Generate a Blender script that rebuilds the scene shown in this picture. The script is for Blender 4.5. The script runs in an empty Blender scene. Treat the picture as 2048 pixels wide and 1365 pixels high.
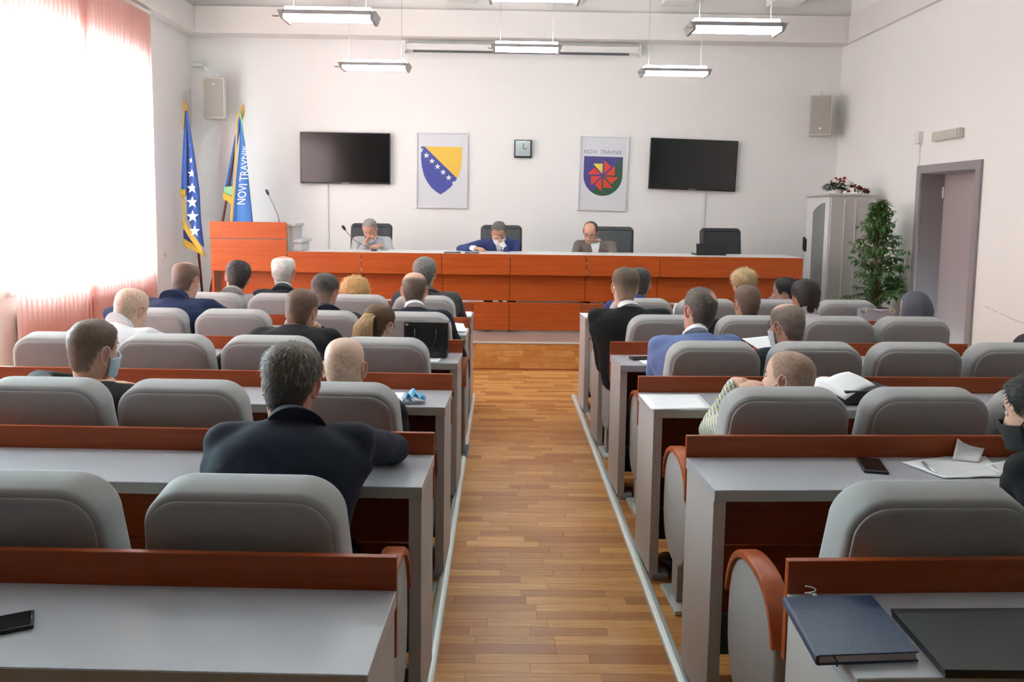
import bpy, bmesh, math, random
from mathutils import Vector, Matrix, Euler, Quaternion, noise
random.seed(7)
D = bpy.data; SC = bpy.context.scene; COL = SC.collection
PI = math.pi; R = math.radians
# ------------------------------------------------------------------ camera
F_PX, CX, CY, CAM_Z = 1680.0, 1024.0, 584.0, 1.64
cam_r = Vector((0.99984013, -0.011254, 0.01389474))
cam_u = Vector((-0.01272178, 0.09832445, 0.99507309))
cam_f = Vector((0.01256475, 0.99509078, -0.09816556))
cd = D.cameras.new('camera'); cam = D.objects.new('camera', cd); COL.objects.link(cam)
cam.matrix_world = Matrix(((cam_r.x, cam_u.x, -cam_f.x, 0), (cam_r.y, cam_u.y, -cam_f.y, 0), (cam_r.z, cam_u.z, -cam_f.z, CAM_Z), (0, 0, 0, 1)))
cd.sensor_fit = 'HORIZONTAL'; cd.sensor_width = 36.0; cd.lens = 36.0 * F_PX / 2048.0
cd.shift_x = 0.0; cd.shift_y = (CY - 682.5) / 2048.0
cd.clip_start = 0.05; cd.clip_end = 200
SC.camera = cam
def at(px, py, Y):
    """measured photo point -> room point at depth Y"""
    d = cam_r * ((px - CX) / F_PX) - cam_u * ((py - CY) / F_PX) + cam_f
    p = d * (Y / d.y); return Vector((p.x, p.y, p.z + CAM_Z))
# ------------------------------------------------------------------ light and exposure
SC.view_settings.view_transform = 'Standard'; SC.view_settings.look = 'None'
SC.view_settings.gamma = 1.0; SC.view_settings.use_curve_mapping = False
SC.view_settings.exposure = EXPOSURE = 0.0
w = D.worlds.new('world'); SC.world = w; w.use_nodes = True
wn = w.node_tree.nodes; wl = w.node_tree.links
bg = wn['Background']; bg.inputs['Color'].default_value = (0.635, 1.0, 1.11, 1); bg.inputs['Strength'].default_value = 35.0
SC.cycles.max_bounces = 10; SC.cycles.diffuse_bounces = 5; SC.cycles.transparent_max_bounces = 12
SC.cycles.sample_clamp_indirect = 80.0; SC.cycles.use_denoising = True
SC.cycles.caustics_reflective = False; SC.cycles.caustics_refractive = False
def light(name, kind, loc, energy, color=(1, 1, 1), rot=(0, 0, 0), **kw):
    l = D.lights.new(name, kind); l.energy = energy; l.color = color
    for k, v in kw.items(): setattr(l, k, v)
    o = D.objects.new(name, l); COL.objects.link(o); o.location = loc; o.rotation_euler = rot
    return o
sun = light('sun', 'SUN', (-9, 8, 6), 38.0, (.72, 1.0, 1.09), angle=R(1.5))
sun.rotation_euler = Vector((0.80, 0.10, -0.55)).to_track_quat('-Z', 'Y').to_euler()
for yc, ln in ((8.45, 2.8), (4.5, 3.7)):
    p = light('window_portal', 'AREA', (-4.42, yc, 2.1), 1.0, rot=(0, -PI / 2, 0), shape='RECTANGLE', size=2.5, size_y=ln)
    p.data.cycles.is_portal = True
# ------------------------------------------------------------------ helpers
def tag(o, label=None, cat=None, group=None, kind=None):
    if label: o['label'] = label
    if cat: o['category'] = cat
    if group: o['group'] = group
    if kind: o['kind'] = kind
    return o
def thing(name, label, cat, loc=(0, 0, 0), rz=0.0, group=None):
    o = D.objects.new(name, None); COL.objects.link(o); o.empty_display_size = 0.1
    o.location = loc; o.rotation_euler = (0, 0, rz)
    return tag(o, label, cat, group)
class MB:
    def __init__(s): s.v = []; s.f = []
    def add(s, vs, fs):
        n = len(s.v); s.v += [tuple(v) for v in vs]; s.f += [tuple(i + n for i in f) for f in fs]; return s
    def box(s, a, b, bev=0.0):
        x0, y0, z0 = a; x1, y1, z1 = b
        if bev <= 0:
            vs = [(x0, y0, z0), (x1, y0, z0), (x1, y1, z0), (x0, y1, z0), (x0, y0, z1), (x1, y0, z1), (x1, y1, z1), (x0, y1, z1)]
            return s.add(vs, [(0, 3, 2, 1), (4, 5, 6, 7), (0, 1, 5, 4), (1, 2, 6, 5), (2, 3, 7, 6), (3, 0, 4, 7)])
        bm = bmesh.new(); bmesh.ops.create_cube(bm, size=1.0)
        for v in bm.verts: v.co = Vector(((x0 + x1) / 2 + v.co.x * (x1 - x0), (y0 + y1) / 2 + v.co.y * (y1 - y0), (z0 + z1) / 2 + v.co.z * (z1 - z0)))
        bmesh.ops.bevel(bm, geom=bm.edges[:], offset=bev, segments=2, affect='EDGES', profile=0.6)
        return s.bm(bm)
    def bm(s, bm, M=None):
        bm.verts.index_update()
        s.add([(M @ v.co) if M else v.co.copy() for v in bm.verts], [[v.index for v in f.verts] for f in bm.faces]); bm.free(); return s
    def loft(s, rings, closed=True, cap0=True, cap1=True):
        n = len(rings[0]); b = len(s.v); s.v += [tuple(p) for r in rings for p in r]
        for j in range(len(rings) - 1):
            for i in range(n if closed else n - 1):
                k = (i + 1) % n
                s.f.append((b + j * n + i, b + j * n + k, b + (j + 1) * n + k, b + (j + 1) * n + i))
        if cap0: s.f.append(tuple(b + i for i in reversed(range(n))))
        if cap1: s.f.append(tuple(b + (len(rings) - 1) * n + i for i in range(n)))
        return s
    def tube(s, pts, rad, n=8, caps=True):
        pts = [Vector(p) for p in pts]; rings = []
        rads = rad if isinstance(rad, (list, tuple)) else [rad] * len(pts)
        up = None
        for i, p in enumerate(pts):
            t = (pts[min(i + 1, len(pts) - 1)] - pts[max(i - 1, 0)]).normalized()
            if up is None: up = t.orthogonal().normalized()
            a = (up - t * up.dot(t)).normalized(); b = t.cross(a); up = a
            rings.append([p + (a * math.cos(2 * PI * k / n) + b * math.sin(2 * PI * k / n)) * rads[i] for k in range(n)])
        return s.loft(rings, True, caps, caps)
    def cap(s, p0, p1, r0, r1, n=14):
        p0 = Vector(p0); p1 = Vector(p1); d = (p1 - p0); L = d.length; t = d / max(L, 1e-6)
        pts = []; rr = []
        for k in range(4): a = PI / 2 * (k + .3) / 4.3; pts.append(p0 - t * r0 * math.cos(a)); rr.append(r0 * math.sin(a))
        pts += [p0, p1]; rr += [r0, r1]
        for k in range(4): a = PI / 2 * (3 - k + .3) / 4.3; pts.append(p1 + t * r1 * math.cos(a)); rr.append(r1 * math.sin(a))
        return s.tube(pts, rr, n)
    def ell(s, c, r, M=None, nu=16, nv=10):
        rings = []
        for j in range(nv + 1):
            th = PI * (j + 0.02) / (nv + .04)
            rings.append([Vector((r[0] * math.sin(th) * math.cos(2 * PI * i / nu), r[1] * math.sin(th) * math.sin(2 * PI * i / nu), -r[2] * math.cos(th))) for i in range(nu)])
        rings = [[Vector(c) + (M @ p if M else p) for p in q] for q in rings]
        return s.loft(rings)
    def lathe(s, prof, n=20, c=(0, 0, 0)):
        return s.loft([[(c[0] + r * math.cos(2 * PI * i / n), c[1] + r * math.sin(2 * PI * i / n), c[2] + z) for i in range(n)] for r, z in prof])
    def xform(s, M): s.v = [tuple(M @ Vector(v)) for v in s.v]; return s
    def build(s, name, mat, parent=None, smooth=False, angle=None):
        me = D.meshes.new(name); me.from_pydata(s.v, [], s.f); me.validate(); me.update()
        if mat: me.materials.append(mat)
        if smooth: me.polygons.foreach_set('use_smooth', [True] * len(me.polygons))
        if smooth and angle: me.set_sharp_from_angle(angle=R(angle))
        o = D.objects.new(name, me); COL.objects.link(o)
        if parent: o.parent = parent
        return o
def struct(name, mb, mat, parent=None, **k):
    o = mb.build(name, mat, parent, **k)
    if parent is None: o['kind'] = 'structure'
    return o
def kids(o): return [c for c in D.objects if c.parent == o]
def copy_tree(o, loc, rz=None, label=None, group=None):
    r = o.copy(); COL.objects.link(r); r.location = loc
    if rz is not None: r.rotation_euler = (0, 0, rz)
    if label: r['label'] = label
    if group: r['group'] = group
    for c in o.children:
        c2 = c.copy(); COL.objects.link(c2); c2.parent = r
        for g in c.children: g2 = g.copy(); COL.objects.link(g2); g2.parent = c2
    return r
# ------------------------------------------------------------------ materials
def srgb(h):
    if isinstance(h, str): h = tuple(int(h[i:i + 2], 16) / 255 for i in (0, 2, 4))
    return tuple((c / 12.92) if c <= .04045 else ((c + .055) / 1.055) ** 2.4 for c in h)
def mat(name, col, rough=.6, metal=0.0, bump=0.0, bscale=80, var=0.0, spec=.5, alpha=None, trans=None, sheen=0, emit=None, vscale=6, coat=0):
    m = D.materials.new(name); m.use_nodes = True; nt = m.node_tree; b = nt.nodes['Principled BSDF']
    c = (*srgb(col), 1) if isinstance(col, str) else (*col, 1)
    b.inputs['Base Color'].default_value = c; b.inputs['Roughness'].default_value = rough; b.inputs['Metallic'].default_value = metal
    b.inputs['Specular IOR Level'].default_value = spec
    if sheen: b.inputs['Sheen Weight'].default_value = sheen
    if coat: b.inputs['Coat Weight'].default_value = coat
    if emit: b.inputs['Emission Color'].default_value = (*emit[0], 1); b.inputs['Emission Strength'].default_value = emit[1]
    tc = None
    if var or bump:
        tc = nt.nodes.new('ShaderNodeTexCoord')
    if var:
        n = nt.nodes.new('ShaderNodeTexNoise'); n.inputs['Scale'].default_value = vscale; n.inputs['Detail'].default_value = 4
        nt.links.new(tc.outputs['Object'], n.inputs['Vector'])
        mx = nt.nodes.new('ShaderNodeMixRGB'); mx.inputs[1].default_value = tuple(x * (1 - var) for x in c[:3]) + (1,); mx.inputs[2].default_value = tuple(min(1, x * (1 + var)) for x in c[:3]) + (1,)
        nt.links.new(n.outputs['Fac'], mx.inputs[0]); nt.links.new(mx.outputs[0], b.inputs['Base Color'])
    if bump:
        n = nt.nodes.new('ShaderNodeTexNoise'); n.inputs['Scale'].default_value = bscale; n.inputs['Detail'].default_value = 3
        nt.links.new(tc.outputs['Object'], n.inputs['Vector'])
        bp = nt.nodes.new('ShaderNodeBump'); bp.inputs['Strength'].default_value = bump; bp.inputs['Distance'].default_value = .01
        nt.links.new(n.outputs['Fac'], bp.inputs['Height']); nt.links.new(bp.outputs[0], b.inputs['Normal'])
    return m
def wood(name, c1, c2, rough=.4, scale=(1.2, 30, 30), perobj=0.0, island=False, c3=None):
    m = D.materials.new(name); m.use_nodes = True; nt = m.node_tree; b = nt.nodes['Principled BSDF']; L = nt.links
    tc = nt.nodes.new('ShaderNodeTexCoord'); mp = nt.nodes.new('ShaderNodeMapping'); mp.inputs['Scale'].default_value = scale
    geo = nt.nodes.new('ShaderNodeNewGeometry')
    L.new(geo.outputs['Position'], mp.inputs['Vector'])
    n = nt.nodes.new('ShaderNodeTexNoise'); n.inputs['Scale'].default_value = 1.6; n.inputs['Detail'].default_value = 6; n.inputs['Roughness'].default_value = .65; n.inputs['Distortion'].default_value = .6
    rnd = None
    if perobj:
        oi = nt.nodes.new('ShaderNodeObjectInfo') if not island else geo
        rnd = oi.outputs['Random'] if not island else geo.outputs['Random Per Island']
        ad = nt.nodes.new('ShaderNodeVectorMath'); ad.operation = 'MULTIPLY_ADD'; ad.inputs[1].default_value = (1, 1, 1)
        mu = nt.nodes.new('ShaderNodeMath'); mu.operation = 'MULTIPLY'; mu.inputs[1].default_value = 37.0
        L.new(rnd, mu.inputs[0]); L.new(mp.outputs[0], ad.inputs[0]); L.new(mu.outputs[0], ad.inputs[2]); L.new(ad.outputs[0], n.inputs['Vector'])
    else: L.new(mp.outputs[0], n.inputs['Vector'])
    cr = nt.nodes.new('ShaderNodeValToRGB'); cr.color_ramp.elements[0].position = .33; cr.color_ramp.elements[1].position = .68
    cr.color_ramp.elements[0].color = (*srgb(c1), 1); cr.color_ramp.elements[1].color = (*srgb(c2), 1)
    L.new(n.outputs['Fac'], cr.inputs[0]); out = cr.outputs[0]
    if perobj:
        mx = nt.nodes.new('ShaderNodeMixRGB'); mx.inputs[2].default_value = (*srgb(c3), 1)
        mr = nt.nodes.new('ShaderNodeMath'); mr.operation = 'MULTIPLY'; mr.inputs[1].default_value = perobj
        L.new(rnd, mr.inputs[0]); L.new(mr.outputs[0], mx.inputs[0]); L.new(out, mx.inputs[1]); out = mx.outputs[0]
    L.new(out, b.inputs['Base Color']); b.inputs['Roughness'].default_value = rough; b.inputs['Specular IOR Level'].default_value = .32
    return m
def attr_mat(name, att, rough, bump=0.0, bscale=200, sss=0.0, streak=0.0, spec=.4):
    m = D.materials.new(name); m.use_nodes = True; nt = m.node_tree; b = nt.nodes['Principled BSDF']; L = nt.links
    a = nt.nodes.new('ShaderNodeAttribute'); a.attribute_name = att; out = a.outputs['Color']
    tc = nt.nodes.new('ShaderNodeTexCoord')
    n = nt.nodes.new('ShaderNodeTexNoise'); n.inputs['Scale'].default_value = bscale; n.inputs['Detail'].default_value = 2
    L.new(tc.outputs['Object'], n.inputs['Vector'])
    if streak:
        mr = nt.nodes.new('ShaderNodeMapRange'); mr.inputs['From Min'].default_value = .3; mr.inputs['From Max'].default_value = .7
        mr.inputs['To Min'].default_value = 1 - streak; mr.inputs['To Max'].default_value = 1 + streak
        L.new(n.outputs['Fac'], mr.inputs['Value'])
        vm = nt.nodes.new('ShaderNodeVectorMath'); vm.operation = 'SCALE'; L.new(out, vm.inputs[0]); L.new(mr.outputs[0], vm.inputs['Scale']); out = vm.outputs[0]
    L.new(out, b.inputs['Base Color']); b.inputs['Roughness'].default_value = rough; b.inputs['Specular IOR Level'].default_value = spec
    if sss: b.inputs['Subsurface Weight'].default_value = sss; b.inputs['Subsurface Radius'].default_value = (.012, .004, .002); b.inputs['Subsurface Scale'].default_value = 1.0
    if bump:
        bp = nt.nodes.new('ShaderNodeBump'); bp.inputs['Strength'].default_value = bump; bp.inputs['Distance'].default_value = .004
        L.new(n.outputs['Fac'], bp.inputs['Height']); L.new(bp.outputs[0], b.inputs['Normal'])
    return m
M_WALL = mat('wall_paint', (.86, .85, .84), .85, bump=.05, bscale=60)
M_CEIL = mat('ceiling_paint', (.86, .85, .835), .9)
M_CHERRY = wood('cherry_laminate', '8A3A18', 'A04A22', .38, (1.0, 26, 26))
M_CHERRYV = wood('cherry_laminate_edge', '9E4C2A', 'AE5E38', .38, (1.5, 20, 20))
M_STRIP = wood('floor_strip_wood', 'B87C42', 'D8A566', .27, (2.2, 40, 40), .9, False, '9A6238')
M_STRIP2 = wood('floor_strip_wood_far', 'B87C42', 'D8A566', .27, (2.2, 40, 40), .9, True, '9A6238')
M_SUB = mat('joint_dark', '5A3A20', .9)
M_FAB = mat('grey_seat_fabric', (.34, .335, .33), .92, bump=.12, bscale=500, var=.05, vscale=30, sheen=.15, spec=.2)
M_FABD = mat('grey_back_fabric', (.345, .335, .34), .95, bump=.12, bscale=500, var=.05, vscale=30, spec=.15)
M_TOP = mat('grey_worktop', (.375, .38, .41), .30, var=.02)
M_SIDE = mat('grey_side_board', (.44, .41, .40), .5, var=.02)
M_EDGE = mat('grey_edge_band', (.36, .345, .32), .45)
M_RAIL = mat('aluminium_trim', (.62, .66, .64), .35, metal=.35)
M_METAL = mat('brushed_metal', (.55, .55, .56), .35, metal=.8)
M_PLAST = mat('grey_plastic', (.35, .35, .36), .5)
M_DARK = mat('dark_grey_board', (.09, .095, .10), .5)
M_BLACK = mat('black_plastic', (.012, .012, .013), .35)
M_SCREEN = mat('black_screen', (.010, .0095, .0095), .12, spec=.5)
M_LEATH = mat('black_leather', (.018, .020, .024), .42, bump=.25, bscale=35)
M_WHITE = mat('white_plastic', (.78, .77, .75), .45)
M_CREAM = mat('cream_plastic', (.58, .55, .50), .5)
M_PAPER = mat('white_paper', (.82, .82, .84), .8)
M_GOLD = mat('gold_fringe', (.62, .36, .03), .55, bump=.3, bscale=300)
M_BRASS = mat('brass', (.65, .42, .12), .35, metal=.6)
M_FLAGB = mat('flag_blue', (.055, .125, .42), .65, bump=.1, bscale=30)
M_FLAGL = mat('flag_azure', (.05, .18, .50), .65, bump=.1, bscale=30)
M_FLAGG = mat('flag_green', (.20, .46, .26), .65)
M_POLE = mat('dark_red_pole', (.10, .018, .012), .4)
M_DOORF = mat('grey_door_paint', (.30, .275, .29), .5)
M_DOOR = mat('mauve_door_paint', (.40, .34, .345), .5)
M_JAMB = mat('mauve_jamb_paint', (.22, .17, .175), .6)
# ------------------------------------------------------------------ setting
XL, XR, YB, YW, ZC = -4.15, 4.5, -4.2, 11.4, 4.55
ST = 'structure'
# floor: dark subfloor slab, single strips in the aisle, the rest as one laid field
fl = struct('floor', MB().box((XL - .1, YB - .1, -.2), (XR + .1, YW + .1, -.012)), M_SUB)
rr = random.Random(3)
SW = .066
strip_meshes = {}
def strip_mesh(L):
    if L not in strip_meshes:
        o = MB().box((.0006, .0006, -.012), (L - .0006, SW - .0006, 0)); me = D.meshes.new('floor_strip'); me.from_pydata(o.v, [], o.f); me.materials.append(M_STRIP); strip_meshes[L] = me
    return strip_meshes[L]
field = MB(); y = 2.70; nrow = 0; AX0, AX1 = -.26, .675
while y < 8.47:
    x = AX0 + 0.0
    first = True
    while x < AX1 - 1e-4:
        L = rr.choice((.24, .30, .36, .42, .48))
        if first: L = round(L * rr.choice((.35, .6, .9, 1)), 2); first = False
        if AX1 - x - L < .12: L = round(AX1 - x, 3)
        o = D.objects.new('floor_strip', strip_mesh(L)); COL.objects.link(o); o.parent = fl; o.location = (x, y, 0)
        x += L
    y += SW
Y_ST = y
y = 2.70 - 90 * SW
while y < 8.53:
    for xa, xb in (((XL, AX0), (AX1, XR)) if 2.699 < y < 8.4701 else ((XL, XR),)):
        x = xa - rr.random() * .3
        while x < xb:
            L = rr.choice((.30, .36, .42, .48, .54)); a, b = max(x, xa), min(x + L, xb)
            if b - a > .01: field.box((a + .0006, y + .0006, -.012), (b - .0006, y + SW - .0006, 0))
            x += L
    y += SW
tag(field.build('floor_strip_field', M_STRIP2, fl), kind='stuff')
# stage platform
YS, ZS = 8.50, .28
pf = struct('stage_platform', MB().box((XL, YS + .012, 0), (XR, YW, ZS - .004)), M_SUB)
M_STAGE = mat('stage_lino', (.30, .235, .20), .28, var=.05)
struct('stage_floor', MB().box((XL, YS, ZS - .004), (XR, YW, ZS)), M_STAGE, pf)
M_RISER = wood('riser_strip_wood', 'C4884A', 'E4AE70', .4, (6, 20, 20), .7, False, 'B0702E')
M_RISER2 = wood('riser_strip_wood_far', 'C4884A', 'E4AE70', .4, (6, 20, 20), .7, True, 'B0702E')
rfield = MB()
for k in range(4):
    z = .012 + k * .0635; x = XL - rr.random() * .3
    while x < XR:
        L = rr.choice((.14, .2, .26, .32, .4)); a, b = max(x, XL), min(x + L, XR)
        if b > a + .01:
            if b > -.34 and a < .86: MB().box((a + .0006, YS, z + .0006), (b - .0006, YS + .012, z + .0629)).build('riser_strip', M_RISER, pf)
            else: rfield.box((a + .0006, YS, z + .0006), (b - .0006, YS + .012, z + .0629))
        x += L
tag(rfield.build('riser_strip_field', M_RISER2, pf), kind='stuff')
struct('trim_1', MB().box((XL, YS - .008, ZS - .012), (XR, YS + .05, ZS + .003), .003), M_RAIL)
struct('trim_2', MB().box((XL, YS - .012, 0), (XR, YS, .012)), M_CHERRYV)
# aisle rails
def rail(n, x0, x1, y0, y1):
    prof = [(0, 0), (.002, .010), (.009, .015), (.5, .018), (.5, .018)]
    w = x1 - x0
    sec = [(x0, 0), (x0 + .004, .009), (x0 + .012, .013), (x0 + w / 2, .015), (x1 - .012, .013), (x1 - .004, .009), (x1, 0)]
    struct(n, MB().loft([[(x, y0, z) for x, z in sec], [(x, y1, z) for x, z in sec]]), M_RAIL)
rail('trim_3', -.262, -.216, -1.2, 7.29); rail('trim_4', .630, .678, -1.2, 7.30)
# walls with openings
def wall_x(name, xa, xb, holes, ya=YB, yb=YW, z1=ZC):
    m = MB(); ys = ya
    for (y0, y1, z0, zt) in sorted(holes):
        m.box((xa, ys, 0), (xb, y0, z1))
        if z0 > 0: m.box((xa, y0, 0), (xb, y1, z0))
        m.box((xa, y0, zt), (xb, y1, z1)); ys = y1
    m.box((xa, ys, 0), (xb, yb, z1)); return struct(name, m, M_WALL)
WINS = [(7.08, 9.80, .88, 3.27), (2.7, 6.3, .88, 3.3)]
wall_x('wall_left', XL - .35, XL, WINS)
wall_x('wall_right', XR, XR + .30, [(7.98, 9.03, 0, 2.08)])
struct('wall_front', MB().box((XL - .35, YW, 0), (XR + .3, YW + .25, ZC)), M_WALL)
struct('wall_back', MB().box((XL - .35, YB - .25, 0), (XR + .3, YB, ZC)), mat('dark_low_bounce_wall', (.10, .06, .04), .6))  # unseen back wall, dark finish added to cut bounce onto the chair backs
ce = struct('ceiling', MB().box((XL - .35, YB - .25, ZC), (XR + .3, YW + .25, ZC + .2)), M_CEIL)
for x in (-3.35, -1.95, -.55, .8, 2.2, 3.55):
    struct('ceiling_beam', MB().box((x - .19, YB, 4.27), (x + .19, YW - .3, ZC), .01), M_CEIL, ce)
M_SOF = mat('cornice_paint', (.78, .75, .73), .9)
struct('trim_5', MB().box((XL, YW - .30, 3.84), (XR, YW, 4.18), .008), M_SOF)
struct('trim_6', MB().box((XL, YW - .22, 4.18), (XR, YW, ZC), .004), M_SOF)
struct('trim_7', MB().box((XR - .05, YB, 3.84), (XR, YW - .3, 4.18), .006), M_SOF)
struct('trim_8', MB().box((XL, YB, 3.84), (XL + .16, YW - .3, 4.18), .006), M_SOF)
for n, (x, dx) in (('baseboard_right', (XR, -.015)), ('baseboard_left', (XL, .015))):
    mb = MB()
    for a, b in ([(YB, 7.9), (9.11, YS)] if x > 0 else [(YB, YS)]): mb.box((min(x, x + dx), a, 0), (max(x, x + dx), b, .08))
    struct(n, mb, M_SIDE)
# windows: frame, mullions, panes, sill
M_FRAME = mat('white_window_frame', (.75, .75, .73), .4)
def glass(name):
    m = D.materials.new(name); m.use_nodes = True; nt = m.node_tree; nt.nodes.remove(nt.nodes['Principled BSDF'])
    t = nt.nodes.new('ShaderNodeBsdfTransparent'); t.inputs[0].default_value = (.97, .985, .98, 1)
    g = nt.nodes.new('ShaderNodeBsdfGlossy'); g.inputs['Roughness'].default_value = .02
    mx = nt.nodes.new('ShaderNodeMixShader'); mx.inputs[0].default_value = .05
    nt.links.new(t.outputs[0], mx.inputs[1]); nt.links.new(g.outputs[0], mx.inputs[2])
    nt.links.new(mx.outputs[0], nt.nodes['Material Output'].inputs[0]); return m
M_GLASS = glass('window_glass')
def window(n, y0, y1, z0, z1):
    wnd = D.objects.new(n, None); COL.objects.link(wnd); wnd['kind'] = ST; x = XL - .24; wnd.location = (x, y0, z0)
    H_, L_ = z1 - z0, y1 - y0; b = .07
    MB().box((-.04, 0, 0), (.04, L_, b)).box((-.04, 0, H_ - b), (.04, L_, H_)).box((-.04, 0, b), (.04, b, H_ - b)).box((-.04, L_ - b, b), (.04, L_, H_ - b)).build('window_frame', M_FRAME, wnd)
    ts = H_ * .66
    MB().box((-.035, b, ts), (.035, L_ - b, ts + .09)).build('transom', M_FRAME, wnd)
    nm = 3
    for k in range(1, nm): MB().box((-.035, L_ * k / nm - .045, b), (.035, L_ * k / nm + .045, H_ - b)).build('mullion', M_FRAME, wnd)
    for k in range(nm):
        for a, c in ((b, ts), (ts + .09, H_ - b)):
            MB().box((-.006, L_ * k / nm + .045, a), (.006, L_ * (k + 1) / nm - .045, c)).build('pane', M_GLASS, wnd)
    MB().box((.04, -.04, -.03), (.28, L_ + .04, .012), .006).build('window_sill', M_FRAME, wnd)
    MB().box((.04, .03, .05), (.06, .055, .17), .004).tube([(.06, .042, .11), (.085, .042, .11), (.088, .15, .11)], .009).build('window_handle', M_METAL, wnd)
for i, wdef in enumerate(WINS): window('window_%d' % (i + 1), *wdef)
# street side: pavement and the eave above the windows
M_STREET = mat('street_concrete', (.45, .44, .42), .9)
struct('trim_9', MB().box((-30, -20, -.6), (XL - .35, 35, -.5)), M_STREET)
# door on the right wall
dr = D.objects.new('door_1', None); COL.objects.link(dr); dr['kind'] = ST; dr.location = (XR, 7.98, 0)
fw = .085
MB().box((-.03, -fw, 0), (.0, 0, 2.08 + fw), .004).box((-.03, 1.05, 0), (.0, 1.05 + fw, 2.08 + fw), .004).box((-.03, 0, 2.08), (.0, 1.05, 2.08 + fw), .004).build('door_frame', M_DOORF, dr)
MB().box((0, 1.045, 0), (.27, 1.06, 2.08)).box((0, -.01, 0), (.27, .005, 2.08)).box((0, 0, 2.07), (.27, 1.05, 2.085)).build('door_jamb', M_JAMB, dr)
dp = MB().box((.235, .004, .005), (.275, 1.045, 2.07), .003).build('door_leaf', M_DOOR, dr)
MB().box((.226, .10, .92), (.235, .16, 1.14), .004).tube([(.226, .13, 1.04), (.18, .13, 1.04), (.18, .25, 1.04)], .010).build('door_handle', M_METAL, dp)
for zz in (.35, 1.82): MB().tube([(.222, 1.036, zz), (.222, 1.036, zz + .12)], .010).build('hinge', M_WHITE, dp)
# vertical blinds
def blind_mat():
    m = D.materials.new('pink_blind_fabric'); m.use_nodes = True; nt = m.node_tree; nt.nodes.remove(nt.nodes['Principled BSDF'])
    d = nt.nodes.new('ShaderNodeBsdfDiffuse'); d.inputs[0].default_value = (.90, .56, .51, 1)
    t = nt.nodes.new('ShaderNodeBsdfTranslucent'); t.inputs[0].default_value = (.90, .655, .62, 1)
    mx = nt.nodes.new('ShaderNodeMixShader'); mx.inputs[0].default_value = .62
    nt.links.new(d.outputs[0], mx.inputs[1]); nt.links.new(t.outputs[0], mx.inputs[2]); nt.links.new(mx.outputs[0], nt.nodes['Material Output'].inputs[0]); return m
M_BLIND = blind_mat()
def blind(label, y0, y1, ang, x=-4.03, zt=3.82, zb=.22):
    b = thing('vertical_blind', label, 'blind', (x, y0, zb), group='pink vertical blinds at the left window')
    MB().box((-.02, 0, zt - zb - .035), (.02, y1 - y0, zt - zb), .004).build('blind_track', M_WHITE, b)
    n = round((y1 - y0) / .078); wd = .125; me = None
    for k in range(n):
        if me is None:
            m = MB(); rows = []
            for s in range(5):
                u = (s / 4 - .5) * wd; bow = .010 * (1 - (2 * s / 4 - 1) ** 2)
                rows.append([(bow, u, 0), (bow, u, zt - zb - .05)])
            m.loft(rows, closed=False, cap0=False, cap1=False)
            o = m.build('slat', M_BLIND, b, smooth=True); me = o.data
        else:
            o = D.objects.new('slat', me); COL.objects.link(o); o.parent = b
        o.location = (0, (k + .5) * (y1 - y0) / n, .01); o.rotation_euler = (0, 0, R(ang + rr.uniform(-10, 10)))
blind('pink vertical blind covering the near half of the tall left window', 6.98, 8.36, 11)
blind('pink vertical blind covering the far half of the left window, nearest the flags', 8.24, 9.88, -10, x=-4.05)
blind('pink vertical blind at the second window, beyond the left edge of the photo', 2.6, 6.4, 48)
# ------------------------------------------------------------------ desk rows
ROW_Y = [1.82, 2.87, 3.92, 4.96, 6.00, 6.97]
ORD = ['nearest', 'second', 'third', 'fourth', 'fifth', 'sixth']
ROT_L, ROT_R = R(-1.6), R(2.2)
def bench_desk(side, x, y, k):
    s = -1 if side == 'left' else 1
    L = 2.20
    t = thing('bench_desk', 'long grey desk with wooden front board, %s side, %s row from the camera' % (side, ORD[k]), 'desk', (x, y, 0), ROT_L if s < 0 else ROT_R, 'rows of long desks either side of the aisle')
    def bx(a, b, bev=.0):
        m = MB(); x0, x1 = sorted((a[0] * s, b[0] * s)); return m.box((x0, a[1], a[2]), (x1, b[1], b[2]), bev)
    wt = bx((0, -.345, .742), (L, .0, .780), .002).build('worktop', M_TOP, t)
    bx((.0, -.3465, .744), (L, -.3450, .778)).build('edge_band', M_EDGE, wt)
    bx((.0, .0, .62), (L, .02, .857), .0025).build('front_board', M_CHERRY, t)
    bx((.045, -.03, .475), (L - .045, -.012, .738)).build('privacy_board', M_CHERRY, t)
    bx((.045, -.03, .225), (L - .045, -.012, .468)).build('privacy_board', M_CHERRY, t)
    bx((.045, -.032, .07), (L - .045, -.014, .218)).build('kick_board', M_DARK, t)
    for a in (0.004, L - .044):
        e = bx((a, -.325, .03), (a + .04, .0, .742), .002).build('end_panel', M_SIDE, t)
    for a in (.015, L - .075): bx((a, -.32, .0), (a + .075, -.25, .03), .004).box((0, 0, 0), (0, 0, 0)) if False else bx((a, -.33, .0), (a + .075, -.27, .032), .004).build('foot', M_PLAST, t)
    for a in (.015, L - .075): bx((a, -.07, .0), (a + .075, -.01, .032), .004).build('foot', M_PLAST, t)
    return t
for k, y in enumerate(ROW_Y):
    bench_desk('left', -.228, y, k); bench_desk('right', .656, y, k)
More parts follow.
